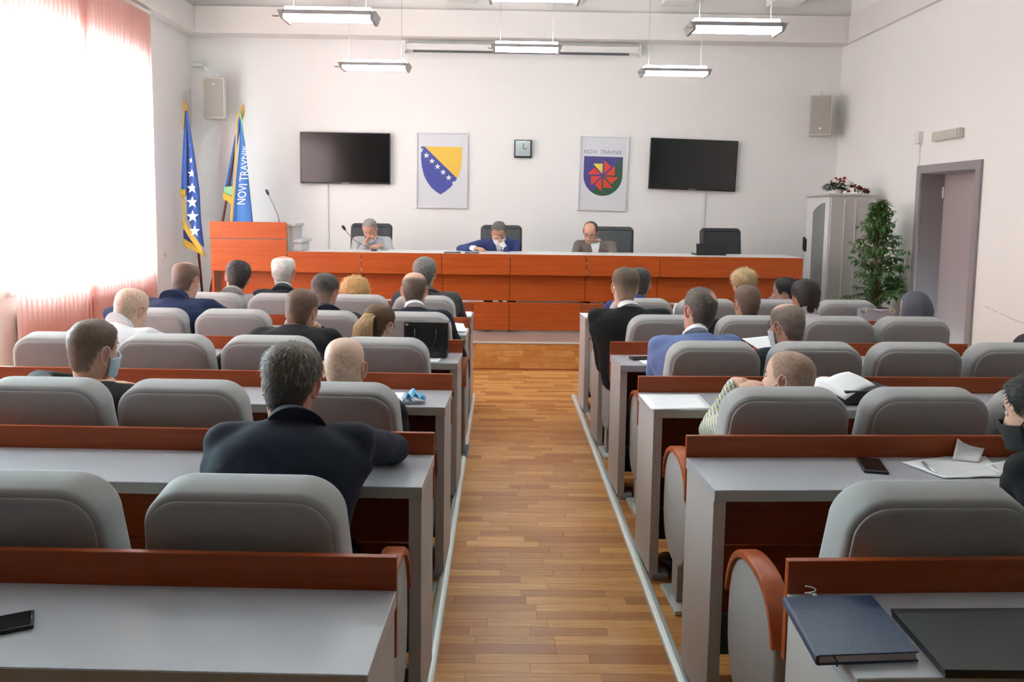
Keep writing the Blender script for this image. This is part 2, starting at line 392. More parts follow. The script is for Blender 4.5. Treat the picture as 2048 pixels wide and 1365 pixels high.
# ------------------------------------------------------------------ conference chairs
def outline(hb, ht, h, r, n=9):
    """rounded trapezoid, bottom width 2hb, top width 2ht, height h, corner radius r"""
    P = []
    for (cx, cz, a0, a1, rad) in ((hb - .05, .05, -90, 5, .05), (ht - r, h - r, 8, 90, r), (-ht + r, h - r, 90, 172, r), (-hb + .05, .05, 175, 270, .05)):
        for i in range(n + 1):
            a = R(a0 + (a1 - a0) * i / n); P.append((cx + rad * math.cos(a), cz + rad * math.sin(a)))
    return P
def inset(P, d):
    n = len(P); out = []
    for i in range(n):
        a = Vector(P[i - 1]); b = Vector(P[(i + 1) % n]); t = (b - a)
        t = t.normalized() if t.length > 1e-6 else Vector((1, 0)); out.append((P[i][0] - t.y * d, P[i][1] + t.x * d))
    return out
BO = outline(.256, .232, .52, .100)
def back_bm():
    prof = [(-.062, .022), (-.060, .012), (-.054, .004), (-.044, 0), (.036, 0), (.048, .004), (.056, .014), (.060, .03)]
    rec = Matrix.Translation((0, -.20, .475)) @ Matrix.Rotation(R(11), 4, 'X')
    m = MB().loft([[(x, t, z) for x, z in inset(BO, d)] for t, d in prof])
    m.xform(rec)
    p = MB().loft([[(x, t, z) for x, z in inset(BO, d)] for t, d in ((-.058, .017), (-.066, .017), (-.069, .021), (-.070, .032))], cap0=False)
    p.xform(rec); return m, p
def arm_outline(n=26):
    return [(.20 * abs(math.cos(a)) ** (2 / 2.5) * (1 if math.cos(a) > 0 else -1), .235 * abs(math.sin(a)) ** (2 / 2.5) * (1 if math.sin(a) > 0 else -1)) for a in [2 * PI * i / n for i in range(n)]]
def chair_proto():
    t = thing('conference_chair', 'x', 'chair')
    m, p = back_bm()
    b = m.build('backrest', M_FAB, t, True, 50); p.build('back_panel', M_FABD, t, True, 40)
    sp = [(-.245, .0), (-.245, .045), (-.2, .075), (.0, .082), (.17, .075), (.225, .05), (.24, .015), (.2, .0)]
    MB().loft([[(x, yy + .02, .365 + zz * (1 if abs(x) < .19 else .86)) for yy, zz in sp] for x in (-.206, -.198, -.18, 0, .18, .198, .206)]).build('seat', M_FAB, t, True, 45)
    MB().box((-.15, -.16, .335), (.15, .16, .366), .01).build('seat_base', M_BLACK, t)
    MB().tube([(0, 0, .34), (0, 0, .0)], .03, 10).build('seat_post', M_PLAST, t)
    return t
def arm(t, x):
    O = arm_outline()
    g = [(-.022, .012), (-.019, .004), (-.014, 0), (.014, 0), (.019, .004), (.022, .012)]
    a = MB().loft([[(x + tt, .065 + yy, .405 + zz) for yy, zz in inset(O, d)] for tt, d in g]).build('arm_panel', M_FAB, t, True, 50)
    w = MB(); rings = []
    for i in range(17):
        ang = R(12 + 152 * i / 16); c, s_ = math.cos(ang), math.sin(ang)
        def pt(r): return (r * .20 * abs(c) ** .8 * (1 if c > 0 else -1), r * .235 * abs(s_) ** .8)
        i0, i1 = pt(.985), pt(1.075)
        rings.append([(x - .031, .065 + i0[0], .405 + i0[1]), (x - .031, .065 + i1[0] * .985, .405 + i1[1] * .985), (x - .024, .065 + i1[0], .405 + i1[1]), (x + .024, .065 + i1[0], .405 + i1[1]), (x + .031, .065 + i1[0] * .985, .405 + i1[1] * .985), (x + .031, .065 + i0[0], .405 + i0[1])])
    w.loft(rings).build('armrest', M_CHERRYV, a, True, 40)
    MB().box((x - .014, .01, .02), (x + .014, .10, .22), .003).build('arm_leg', M_FAB if False else M_EDGE, t)
    MB().box((x - .04, -.07, 0), (x + .04, .19, .020), .004).build('foot_plate', M_RAIL, t)
proto = chair_proto(); arm(proto, -.287)
proto_end = None
CH = {
 'L': {1: [-.594, -1.15, -1.68], 2: [-.597, -1.16, -1.68], 3: [-.582, -1.15, -1.668, -2.19], 4: [-.535, -1.11, -1.665, -2.18], 5: [-.566, -1.06, -1.637, -2.15]},
 'R': {1: [1.035, 1.58, 2.12], 2: [1.045, 1.578, 2.08], 3: [1.055, 1.575, 2.09, 2.60], 4: [1.015, 1.575, 2.11, 2.60], 5: [1.03, 1.525, 2.06, 2.59]}}
WHO = {}
CHY = {1: 2.235, 2: 3.33, 3: 4.43, 4: 5.48, 5: 6.47}
NTH = ['at the aisle', 'second from aisle', 'third from aisle', 'fourth from aisle']
used_first = False
ROWN = {1: 'nearest row in view', 2: 'second nearest row', 3: 'middle row', 4: 'second row from platform', 5: 'row nearest platform'}
for side in 'LR':
    for k, xs in CH[side].items():
        for j, x in enumerate(xs):
            sd = 'left' if side == 'L' else 'right'
            lab = 'grey conference chair, %s side, %s, %s' % (sd, NTH[j], ROWN[k])
            dx = abs(x - (-.228 if side == 'L' else .656)); yy = CHY[k] + dx * (math.tan(R(1.6)) if side == 'L' else math.tan(R(2.2)))
            rz = ROT_L if side == 'L' else ROT_R
            if not used_first: proto.location = (x, yy, 0); proto.rotation_euler = (0, 0, rz); tag(proto, lab, 'chair', 'grey conference chairs'); used_first = True; c = proto
            else: c = copy_tree(proto, (x, yy, 0), rz, lab, 'grey conference chairs')
            if (side == 'L' and j == 0) or (side == 'R' and j == len(xs) - 1): arm(c, .287)
# ------------------------------------------------------------------ presidium desk, platform
YD = 9.10
M_CHERRYP = wood('presidium_laminate', 'A64819', 'B85A26', .38, (.9, 22, 22))
pd = thing('presidium_desk', 'long orange wood presidium desk on the platform in front of the seated officials', 'desk', (0, YD, ZS))
z = lambda v: v - ZS
JX = [-2.318, -1.52, -.65, .09, .923, 1.72, 3.285]
for a, b in zip(JX[:-1], JX[1:]):
    MB().box((a + .003, 0, z(.925)), (b - .003, .025, z(1.150)), .002).build('upper_panel', M_CHERRYP, pd)
    MB().box((a + .003, .13, z(.630)), (b - .003, .15, z(.955))).build('middle_panel', M_CHERRYP, pd)
    MB().box((a + .003, .13, z(.300)), (b - .003, .15, z(.612))).build('lower_panel', M_CHERRYP, pd)
    MB().box((a - .01, .15, z(.285)), (a + .01, .62, z(1.1))).box((a - .012, .0255, z(.93)), (a + .012, .15, z(1.116))).build('divider', M_SUB, pd)
MB().box((3.265, .03, z(.285)), (3.285, .62, z(1.1))).build('end_panel', M_CHERRYP, pd)
MB().box((-2.318, .025, z(1.118)), (3.285, .70, z(1.150)), .003).build('worktop', M_WHITE if False else mat('pale_worktop', (.62, .61, .60), .35), pd)
for x in (-1.52, .923):
    MB().box((x - .006, -.003, z(1.055)), (x + .006, .001, z(1.075))).box((x - .006, -.003, z(.945)), (x + .006, .001, z(.985))).build('panel_bracket', M_METAL, pd)
lec = thing('lectern', 'tall orange wood lectern at the left end of the presidium desk', 'lectern', (0, YD, ZS))
MB().box((-3.15, 0, z(1.285)), (-2.325, .025, z(1.463)), .002).build('upper_panel', M_CHERRYP, lec)
MB().box((-3.145, .002, z(.93)), (-2.325, .025, z(1.275)), .002).build('front_panel', M_CHERRYP, lec)
MB().box((-3.09, .13, z(.285)), (-2.325, .15, z(.96)), .002).build('lower_panel', M_CHERRYP, lec)
MB().box((-3.13, .0255, z(1.25)), (-2.335, .035, z(1.31))).build('joint_strip', M_SIDE, lec)
st = MB()
for x0, x1, z0, z1 in ((-2.345, -2.32, 1.15, 1.43), ):
    st.box((x0, .025, z(z0)), (x1, .50, z(z1)))
st.build('side_panel', M_SIDE, lec)
M_LGREY = mat('pale_grey_board', (.52, .53, .54), .5)
MB().box((-2.32, .10, z(1.155)), (-2.275, .50, z(1.42)), .002).box((-2.32, .08, z(1.42)), (-2.255, .52, z(1.452)), .002).build('lamp_shelf', M_LGREY, lec)
MB().box((-2.275, .10, z(1.155)), (-2.195, .50, z(1.245)), .002).box((-2.275, .08, z(1.245)), (-2.175, .52, z(1.275)), .002).build('step_shelf', M_LGREY, lec)
MB().box((-3.145, .025, z(.30)), (-3.12, .62, z(1.44))).build('side_panel', M_CHERRYP, lec)
MB().box((-3.12, .025, z(1.40)), (-2.345, .60, z(1.43))).build('reading_shelf', M_CHERRYP, lec)
# microphones
def mic(label, base, pts, headdir):
    t = thing('gooseneck_microphone', label, 'microphone', base)
    MB().lathe([(.001, 0), (.035, 0), (.034, .012), (.012, .018), (.001, .018)], 14).build('mic_base', M_BLACK, t, True, 40)
    b = Vector(base); P = [Vector(p) - b for p in pts]
    MB().tube(P, .0045, 6).build('gooseneck', mat('mic_stem', (.12, .12, .12), .4, metal=.5), t, True)
    d = (P[-1] - P[-2]).normalized(); e = P[-1]
    MB().tube([e - d * .01, e, e + d * .02, e + d * .045, e + d * .055], [.008, .013, .017, .015, .006], 10).build('mic_head', M_BLACK, t, True)
b0 = Vector((-2.46, YD + .25, 1.431))
mic('gooseneck microphone rising from the lectern', b0, [b0 + Vector((0, 0, .015)), b0 + Vector((-.02, 0, .1)), b0 + Vector((-.075, .0, .23)), b0 + Vector((-.125, 0, .335))], None)
b1 = Vector((-1.43, YD + .32, 1.151))
mic('gooseneck microphone on the presidium desk before the man in grey', b1, [b1 + Vector((0, 0, .015)), b1 + Vector((-.10, .0, .055)), b1 + Vector((-.22, 0, .115)), b1 + Vector((-.30, 0, .20)), b1 + Vector((-.325, 0, .235))], None)
# executive chairs behind the desk
def exec_chair():
    t = thing('executive_chair', 'x', 'chair')
    O = outline(.255, .255, .66, .055, 6)
    lean = Matrix.Translation((0, .22, .50)) @ Matrix.Rotation(R(-10), 4, 'X')
    rings = []
    for tt, d in ((-.05, .05), (-.047, .02), (-.035, .006), (0, 0), (.03, .004), (.045, .03)):
        rings.append([(x, tt - .03 * (1 - (x / .26) ** 2) * 0 + .03 * (abs(x) / .26) ** 2 * -1, zz + .02 * (1 - (x / .26) ** 2) * (zz / .66)) for x, zz in inset(O, d)])
    MB().loft(rings).xform(lean).build('backrest', M_LEATH, t, True, 50)
    pads = MB()
    for q in range(5):
        x = (q - 2) * .083
        pads.loft([[(x + .036 * math.cos(2 * PI * i / 10), -.045 - .018 * math.sin(2 * PI * i / 10) * sc, zz) for i in range(10)] for zz, sc in ((.06, .4), (.1, 1), (.34, 1), (.38, .4))])
    pads.xform(lean).build('back_padding', M_LEATH, t, True)
    sp = [(-.27, 0), (-.28, .05), (-.24, .09), (0, .095), (.22, .09), (.25, .04), (.23, 0)]
    MB().loft([[(x, yy, .41 + zz * k) for yy, zz in sp] for x, k in ((-.25, .7), (-.235, .95), (0, 1), (.235, .95), (.25, .7))]).build('seat', M_LEATH, t, True, 45)
    MB().tube([(0, 0, .10), (0, 0, .42)], .03, 10).build('gas_lift', M_METAL, t, True, 40)
    for q in range(5):
        a = 2 * PI * q / 5; c, s = math.cos(a), math.sin(a)
        l = MB().tube([(0, 0, .10), (.30 * c, .30 * s, .065)], [.03, .018], 8).build('base_leg', M_BLACK, t, True)
        MB().ell((.30 * c, .30 * s, .03), (.03, .03, .03), None, 10, 6).build('caster', M_BLACK, l, True)
    for s in (-1, 1):
        MB().tube([(s * .27, .20, .50), (s * .29, .20, .68), (s * .29, -.16, .70), (s * .27, -.16, .46)], .018, 8).build('armrest', M_BLACK, t, True)
    return t
xs = [(-1.60, 'behind the man in the pale grey sweater', 0), (-.01, 'behind the man in the blue suit', 0), (1.335, 'behind the man in the brown blazer', -5), (2.70, 'empty at the right end of the presidium desk', 3)]
for i, (x, lb, rz) in enumerate(xs):
    lab = 'black leather executive chair ' + lb
    if i == 0: e0 = exec_chair(); e0.location = (x, 10.05, ZS); tag(e0, lab, 'chair', 'black leather chairs on the platform')
    else: copy_tree(e0, (x, 10.05, ZS), R(rz), lab, 'black leather chairs on the platform')
# ------------------------------------------------------------------ front wall
def onz(px, py, zz):
    d = cam_r * ((px - CX) / F_PX) - cam_u * ((py - CY) / F_PX) + cam_f
    p = d * ((zz - CAM_Z) / d.z); return Vector((p.x, p.y, zz))
def tv(label, x0, x1, z0, z1, roll=0):
    w, h = x1 - x0, z1 - z0
    t = thing('television', label, 'television', ((x0 + x1) / 2, YW, (z0 + z1) / 2), 0, 'wall televisions'); t.rotation_euler = (0, R(roll), 0)
    MB().box((-w / 2, -.075, -h / 2), (w / 2, -.035, h / 2), .004).build('housing', M_BLACK, t)
    MB().box((-w / 2 + .012, -.0765, -h / 2 + .022), (w / 2 - .012, -.0752, h / 2 - .012)).build('screen', M_SCREEN, t)
    MB().box((-.2, -.036, -.15), (.2, -.0, .15)).build('wall_mount', M_BLACK, t)
    MB().box((-.05, -.0775, -h / 2 + .006), (.05, -.0752, -h / 2 + .014)).build('indicator_strip', M_PLAST, t)
tv('black wall television left of the shield poster', -2.70, -1.505, 1.945, 2.62)
tv('black wall television at the right, hung slightly tilted', 1.962, 3.132, 1.925, 2.60, 1.4)
def print_mesh(name, pts, m, parent, y):
    n = len(pts); return MB().add([(x, y, zz) for x, zz in pts], [tuple(range(n))]).build(name, m, parent)
def txt(s, size, extr=0.0):
    c = D.curves.new('t', 'FONT'); c.body = s; c.size = size; c.resolution_u = 3; c.align_x = 'LEFT'; c.extrude = extr
    o = D.objects.new('t', c); COL.objects.link(o); bpy.context.view_layer.update()
    me = D.meshes.new_from_object(o.evaluated_get(bpy.context.evaluated_depsgraph_get())); vs = [v.co.copy() for v in me.vertices]; fs = [tuple(p.vertices) for p in me.polygons]
    D.objects.remove(o); D.curves.remove(c); D.meshes.remove(me)
    x0 = min(v.x for v in vs); x1 = max(v.x for v in vs); y0 = min(v.y for v in vs); y1 = max(v.y for v in vs)
    return [((v.x - x0) / (x1 - x0), (v.y - y0) / (y1 - y0)) for v in vs], fs
M_PRINTW = mat('poster_print_white', (.70, .71, .76), .3)
M_PBLUE = mat('poster_blue', (.065, .085, .36), .4); M_PYEL = mat('poster_yellow', (.86, .55, .08), .4)
M_PGREEN = mat('poster_green', (.03, .10, .055), .4); M_PRED = mat('poster_red', (.75, .055, .03), .4); M_PY2 = mat('poster_lemon', (.80, .66, .07), .4)
M_PNAVY = mat('poster_indigo', (.07, .06, .25), .4); M_PTXT = mat('poster_lettering', (.22, .22, .34), .5)
M_STAR = mat('print_white', (.82, .82, .84), .5)
def star(cx, cy, r):
    return [(cx + (r if i % 2 == 0 else r * .42) * math.sin(PI * i / 5), cy + (r if i % 2 == 0 else r * .42) * math.cos(PI * i / 5)) for i in range(10)]
def poster(label, x0, x1, z0, z1, roll):
    w, h = x1 - x0, z1 - z0; t = thing('framed_poster', label, 'poster', ((x0 + x1) / 2, YW, (z0 + z1) / 2), 0, 'framed emblem posters'); t.rotation_euler = (0, R(roll), 0)
    b = .018; m = MB()
    m.box((-w / 2, -.03, -h / 2), (-w / 2 + b, 0, h / 2), .003).box((w / 2 - b, -.03, -h / 2), (w / 2, 0, h / 2), .003).box((-w / 2 + b, -.03, -h / 2), (w / 2 - b, 0, -h / 2 + b), .003).box((-w / 2 + b, -.03, h / 2 - b), (w / 2 - b, 0, h / 2), .003)
    m.build('frame', mat('silver_frame', (.72, .71, .71), .35, metal=.3), t)
    MB().box((-w / 2 + b, -.016, -h / 2 + b), (w / 2 - b, -.004, h / 2 - b)).build('print', M_PRINTW, t)
    f = lambda u, v: (-w / 2 + u * w, h / 2 - v * h)
    return t, f
p1, f = poster('framed poster of the blue and yellow shield with a diagonal of white stars', -1.165, -.474, 1.635, 2.645, 0)
left = [(.095, .187), (.095, .35), (.11, .45), (.15, .56), (.20, .635), (.28, .715), (.38, .775), (.476, .816)]
right = [(.888, .187), (.888, .35), (.875, .45), (.835, .555), (.796, .60)]
rlow = [(.796, .60), (.74, .665), (.66, .725), (.57, .775)]
print_mesh('shield_blue', [f(*q) for q in ([(.163, .187)] + left[:]) + list(reversed(rlow)) ], M_PBLUE, p1, -.0168)
print_mesh('shield_yellow', [f(*q) for q in [(.163, .187)] + list(reversed(right)) + [(.888, .187)]][:-1], M_PYEL, p1, -.0172)
for i in range(7):
    q = (.090 + i * .1085, .232 + i * .0722)
    print_mesh('star', [f(u, v) for u, v in [(q[0] + (a * .062), q[1] - (b * .041)) for a, b in star(0, 0, 1)]], M_STAR if 0 < i < 6 else M_PRINTW, p1, -.0178)
p2, f = poster('framed poster with the town name above a red pinwheel shield', 1.018, 1.675, 1.632, 2.632, .9)
bl = [(.10, .275), (.895, .275), (.895, .53)] + [(.4975 + .3975 * math.cos(a), .53 + .27 * math.sin(a)) for a in [PI * i / 16 for i in range(1, 16)]] + [(.10, .53)]
print_mesh('shield_field', [f(*q) for q in bl], M_PNAVY, p2, -.0168)
k0 = [i for i in range(len(bl))]
gr = [(.895, .275), (.895, .53)] + [(.4975 + .3975 * math.cos(a), .53 + .27 * math.sin(a)) for a in [PI * i / 16 for i in range(1, 12)]]
print_mesh('shield_green', [f(*q) for q in gr], M_PGREEN, p2, -.0171)
cx, cy = f(.4975, .53); rw = 195 / 800 * .657
for i in range(8):
    a1 = R(90 - 45 * i); a2 = R(131 - 45 * i); c0 = (a1 + a2) / 2
    print_mesh('pinwheel_blade', [(cx + .028 * math.cos(c0), cy + .028 * math.sin(c0)), (cx + rw * math.cos(a1 + .045), cy + rw * math.sin(a1 + .045)), (cx + rw * 1.30 * math.cos(a2), cy + rw * 1.30 * math.sin(a2))], M_PY2 if i == 0 else M_PRED, p2, -.0175)
uv, fs = txt('NOVI  TRAVNIK', .1)
MB().add([(f(.095 + u * .79, .243 - v * .055)[0], -.0172, f(0, .243 - v * .055)[1]) for u, v in uv], fs).build('lettering', M_PTXT, p2)
ck = thing('wall_clock', 'small square black wall clock with reflective glass between the posters', 'clock', (.265, YW, 2.442))
MB().box((-.118, -.05, -.118), (.118, 0, .118), .008).build('case', M_BLACK, ck)
MB().box((-.102, -.054, -.096), (.096, -.0495, .106)).build('face', mat('clock_glass_reflection', (.68, .78, .80), .08, metal=.35), ck)  # pale face colour stands in for a bright reflection in the glass
MB().box((-.004, -.057, 0), (.004, -.0545, .075)).build('minute_hand', M_BLACK, ck); MB().box((0, -.057, -.004), (.05, -.0545, .004)).build('hour_hand', M_BLACK, ck)
# projection screen case
ps = thing('projection_screen', 'white roll-up projection screen case under the cornice', 'screen', (0, YW, 3.70))
MB().box((-1.30, -.14, 0), (1.77, -.02, .085), .012).build('case', M_WHITE, ps)
MB().box((-1.20, -.11, -.022), (1.64, -.07, .0)).build('screen_slot', M_DARK, ps)
for x in (-1.315, 1.77): MB().box((x, -.15, -.03), (x + .02, -.004, .11), .004).build('end_bracket', M_WHITE, ps)
MB().tube([(-1.335, -.12, .05), (-1.34, -.12, -.10)], .012, 8).build('crank', M_WHITE, ps)
# loudspeakers
M_GRILLE = mat('beige_speaker_grille', (.40, .37, .33), .6, bump=.2, bscale=400)
def speaker(label, loc, rz, flip):
    t = thing('loudspeaker', label, 'loudspeaker', loc, rz, 'wall loudspeakers')
    prof = [(-.13, -.26), (.13, -.26), (.14, -.25), (.14, .25), (.13, .26), (-.13, .26), (-.14, .25), (-.14, -.25)]
    MB().loft([[(x * .85, .0, zz) for x, zz in prof], [(x, -.10, zz) for x, zz in prof], [(x, -.22, zz) for x, zz in prof], [(x * .95, -.24, zz * .98) for x, zz in prof]]).build('cabinet', M_CREAM, t, True, 30)
    a, b = (-.23, .12) if flip else (-.12, .23)
    MB().box((-.115, -.247, -.24), (.115, -.238, .24), .006).build('grille', M_GRILLE, t)
    zz = -.17 if flip else .17
    MB().lathe([(.001, 0), (.016, .0), (.014, .006), (.001, .008)], 14).xform(Matrix.Translation((0, -.247, zz)) @ Matrix.Rotation(PI / 2, 4, 'X')).build('logo_badge', M_WHITE, t, True, 40)
    MB().box((-.03, -.02, -.05), (.03, .12, .05)).tube([(0, .0, .24), (0, .0, .31), (.0, .10, .33)], .014).build('wall_bracket', M_WHITE, t)
    return t
speaker('beige loudspeaker high in the left front corner above the flags', (-3.76, YW - .17, 3.005), R(10), False)
speaker('beige loudspeaker high on the right end of the front wall', (4.185, YW - .17, 2.905), R(-20), True)
sc_ = thing('security_camera', 'small white camera bracket above the left loudspeaker', 'camera', (-4.02, YW, 3.47))
MB().box((-.10, -.10, -.02), (.05, 0, .02), .006).build('bracket', M_WHITE, sc_); MB().tube([(.05, -.05, 0), (.09, -.10, -.05), (.12, -.14, -.06)], [.02, .03, .025], 10).build('camera_body', M_WHITE, sc_, True, 40)
for nm, x, z0, z1, wd, lab in (('cable_duct', -2.357, .9, 1.96, .028, 'thin white cable duct below the left television'), ('cable_duct', 2.715, .9, 1.93, .045, 'white cable duct below the right television')):
    t = thing(nm, lab, 'cable duct', (x, YW, z0)); MB().box((-wd / 2, -.02, 0), (wd / 2, 0, z1 - z0), .003).build('duct_body', M_WHITE, t)
    MB().box((-wd / 2 - .006, -.024, .3), (wd / 2 + .006, 0, .34), .002).build('joint_cover', M_WHITE, t)
def radiator(label, loc, L, H_, rz):
    t = thing('radiator', label, 'radiator', loc, rz, 'white panel radiators')
    MB().box((0, -.09, 0), (L, -.02, H_), .006).build('panel', M_WHITE, t)
    m = MB(); n = int(L / .075)
    for i in range(n):
        m.box((.02 + i * .075, -.075, H_ - .002), (.02 + i * .075 + .052, -.035, H_ + .0015))
    tag(m.build('grille_slots', M_DARK, t), kind='stuff')
    for q in (0, 1): MB().box((q * L - (.012 if q else 0), -.09, H_ - .03), (q * L + (0 if q else .012), -.02, H_ + .014), .002).build('end_cap', M_WHITE, t)
    MB().tube([(-.05, -.055, 0), (-.05, -.055, .10), (-.01, -.055, .10)], .012).ell((-.05, -.055, .13), (.022, .022, .035), None, 10, 6).build('valve', M_WHITE, t, True)
    return t
radiator('white radiator against the front wall, its slotted top showing between the chairs', (.18, YW - .002, ZS + .12), 1.35, .66, 0)
radiator('white radiator under the left window, its valve beside the blind', (XL + .002, 7.15, .14), 2.5, .58, PI / 2)
sw = thing('socket', 'small white wall socket on the left wall near the flags', 'socket', (XL, 10.36, 1.02)); MB().box((0, -.04, -.04), (.012, .04, .04), .003).build('plate', M_WHITE, sw); MB().lathe([(.001, 0), (.02, 0), (.018, .006), (.001, .004)], 12).xform(Matrix.Translation((.012, 0, 0)) @ Matrix.Rotation(PI / 2, 4, 'Y')).build('insert', M_CREAM, sw)
# right wall
jb = thing('junction_box', 'small white junction box with cable duct above the door frame', 'box', (XR, 9.12, 2.40)); MB().box((-.05, -.045, 0), (0, .045, .13), .004).build('box_body', M_WHITE, jb); MB().box((-.015, -.012, -.235), (0, .012, 0)).build('duct', M_WHITE, jb)
em = thing('emergency_light', 'long pale emergency light above the door', 'light', (XR, 8.53, 2.395)); MB().box((-.055, -.265, 0), (-.0, .265, .10), .012).build('housing', M_CREAM, em); MB().box((-.062, -.24, .012), (-.054, .24, .088), .004).build('diffuser', mat('dull_diffuser', (.55, .53, .47), .4), em)
MB().box((-.064, -.12, .01), (-.053, -.06, .09), .003).build('lamp_holder', M_CREAM, em)
M_SCUFF = mat('scuff_mark', (.74, .65, .61), .9)
m = MB()
for (ya, za, yb, zb_) in ((7.72, .80, 7.62, .785), (7.60, .785, 7.50, .765), (7.46, .765, 7.28, .735), (7.28, .735, 7.12, .72)): m.add([(XR - .0015, ya, za - .006), (XR - .0015, yb, zb_ - .006), (XR - .0015, yb, zb_ + .008), (XR - .0015, ya, za + .006)], [(0, 1, 2, 3)])
struct('trim_10', m, M_SCUFF)
# pendant lamps
M_LAMP = mat('lamp_diffuser', (.9, .9, .9), .5, emit=((.85, .98, 1.0), 24.0))
M_LMET = mat('lamp_metal', (.30, .28, .28), .4, metal=.4)
def lamp(label, x, yy, zz, rz):
    t = thing('pendant_lamp', label, 'lamp', (x, yy, zz), R(rz), 'pendant strip lamps')
    W, Dp = .325, .125
    sec = [(-Dp + .02, 0)] + [(-Dp + .02 + (2 * Dp - .04) * i / 8, -.030 * math.sin(PI * i / 8) - .004) for i in range(9)] + [(Dp - .02, 0)]
    MB().loft([[(-W, a, b) for a, b in sec], [(W, a, b) for a, b in sec]]).build('diffuser', M_LAMP, t, True, 40)
    MB().box((-W - .01, -Dp, 0), (W + .01, -Dp + .035, .030), .004).box((-W - .01, Dp - .035, 0), (W + .01, Dp, .030), .004).build('side_rail', M_LMET, t)
    MB().box((-W, -Dp + .04, .026), (W, Dp - .04, .062), .006).build('upper_diffuser', M_LAMP, t)
    for s in (-1, 1):
        MB().loft([[(s * W, -Dp, -.036), (s * (W + .02), -Dp, -.036), (s * (W + .045), -Dp, .026), (s * W, -Dp, .026)], [(s * W, Dp, -.036), (s * (W + .02), Dp, -.036), (s * (W + .045), Dp, .026), (s * W, Dp, .026)]]).build('end_cap', M_LMET, t)
    for s in (-1, 1): MB().tube([(s * (W - .05), 0, .045), (s * (W - .05), 0, 4.27 - zz)], .0028, 5).build('cable', M_PLAST, t)
    MB().tube([(-(W + .03), -Dp, -.02), (-(W + .06), -Dp - .015, -.025), (-(W + .075), -Dp - .015, -.02)], .006, 6).build('clip', M_LMET, t)
ln = 'white pendant strip lamp, '
lamp(ln + 'left one of the pair nearer the front wall', -1.35, 9.0, 3.10, 0); lamp(ln + 'middle one nearer the front wall, over the screen case', .23, 9.0, 3.31, 0); lamp(ln + 'right one nearer the front wall, by the right television', 1.79, 9.0, 3.09, 0)
lamp(ln + 'large left one nearer the camera', -1.335, 6.6, 3.075, 0); lamp(ln + 'middle one cut by the top of the picture', .225, 6.6, 3.255, 0); lamp(ln + 'large right one nearer the camera', 1.765, 6.6, 3.04, 0)
lamp(ln + 'left one overhead, above the picture', -1.335, 4.2, 3.075, 0); lamp(ln + 'middle one overhead, above the picture', .225, 4.2, 3.255, 0); lamp(ln + 'right one overhead, above the picture', 1.765, 4.2, 3.04, 0)
# flags
def patch(L_, R_, n, fold, yoff, nu=10):
    """quad grid between two polylines of photo points; fold(u, v) moves it in depth"""
    def samp(P, t):
        q = t * (len(P) - 1); i = min(int(q), len(P) - 2); a, b = Vector(P[i]), Vector(P[i + 1]); return a.lerp(b, q - i)
    rows = []
    for j in range(n + 1):
        v = j / n; a, b = samp(L_, v), samp(R_, v); rows.append([])
        for i in range(nu + 1):
            u = i / nu; q = a.lerp(b, u); p = at(q.x, q.y, 10.6); p.y += yoff + fold(u, v); rows[-1].append(p)
    return rows
def flag(label, name, finial, poleb, base):
    t = thing(name, label, 'flag', base); B = Vector(base)
    MB().tube([finial - B, poleb - B], .016, 8).build('pole', M_POLE, t, True)
    d = (finial - poleb).normalized(); e = finial - B
    MB().tube([e - d * .03, e, e + d * .04, e + d * .10, e + d * .17, e + d * .20], [.014, .022, .030, .034, .018, .003], 10).build('finial', M_BRASS, t, True)
    def add(n, rows, m, sm=True):
        mb = MB().loft([[p - B for p in r] for r in rows], False, False, False); o = mb.build(n, m, t, sm); s = o.modifiers.new('thick', 'SOLIDIFY'); s.thickness = .004; return o
    return t, add, B
fin = at(372, 232, 10.62); pb = at(407, 640, 10.62); pb.z = ZS + .02; pb = fin + (at(402, 560, 10.62) - fin) * ((fin.z - ZS) / (fin.z - at(402, 560, 10.62).z))
t, add, B = flag('dark blue flag with white stars and gold fringe in the left front corner', 'draped_flag', fin, pb, (pb.x, pb.y, ZS))
MB().lathe([(.001, 0), (.16, 0), (.15, .03), (.03, .05), (.025, .12), (.001, .12)], 18).build('stand', M_BRASS, t, True, 40)
fo = lambda u, v: .05 * math.sin(u * 5.5 + 1) * (.3 + v) - .05 * u
add('cloth', patch([(371, 222), (372, 300), (371, 380), (371, 438)], [(377, 222), (390, 300), (401, 380), (404, 440), (410, 495)], 22, fo, 0), M_FLAGB)
add('rear_fold', patch([(371, 222), (367, 290), (364, 350), (363, 392)], [(374, 222), (375, 300), (374, 350), (374, 392)], 14, lambda u, v: .02 * math.sin(u * 3) * v, -.02), M_FLAGB)
add('hem', patch([(363, 379), (363, 392)], [(374, 379), (374, 392)], 2, lambda u, v: 0, -.04), M_GOLD)
add('fringe', patch([(364, 392), (366, 425), (368, 472)], [(368, 392), (370, 425), (371, 472)], 6, lambda u, v: 0, -.005), M_GOLD)
add('fringe', patch([(370, 440), (388, 462), (404, 485), (413, 503)], [(370, 453), (386, 478), (402, 500), (413, 512)], 6, lambda u, v: -.02 * v, -.09), M_GOLD)
add('lower_fold', patch([(370, 450), (368, 462), (369, 478)], [(371, 450), (390, 478), (408, 500)], 6, lambda u, v: .02 * math.sin(4 * u), -.03), mat('flag_blue_shaded', (.02, .035, .17), .7))  # darker copy of the flag blue, shade of the fold painted in
add('fringe', patch([(368, 476), (386, 486), (408, 500)], [(370, 492), (386, 500), (415, 514)], 4, lambda u, v: 0, -.045), M_GOLD)
add('fringe', patch([(372, 205), (370, 225), (368, 260)], [(375, 205), (372, 225), (370, 260)], 4, lambda u, v: 0, -.045), M_GOLD)
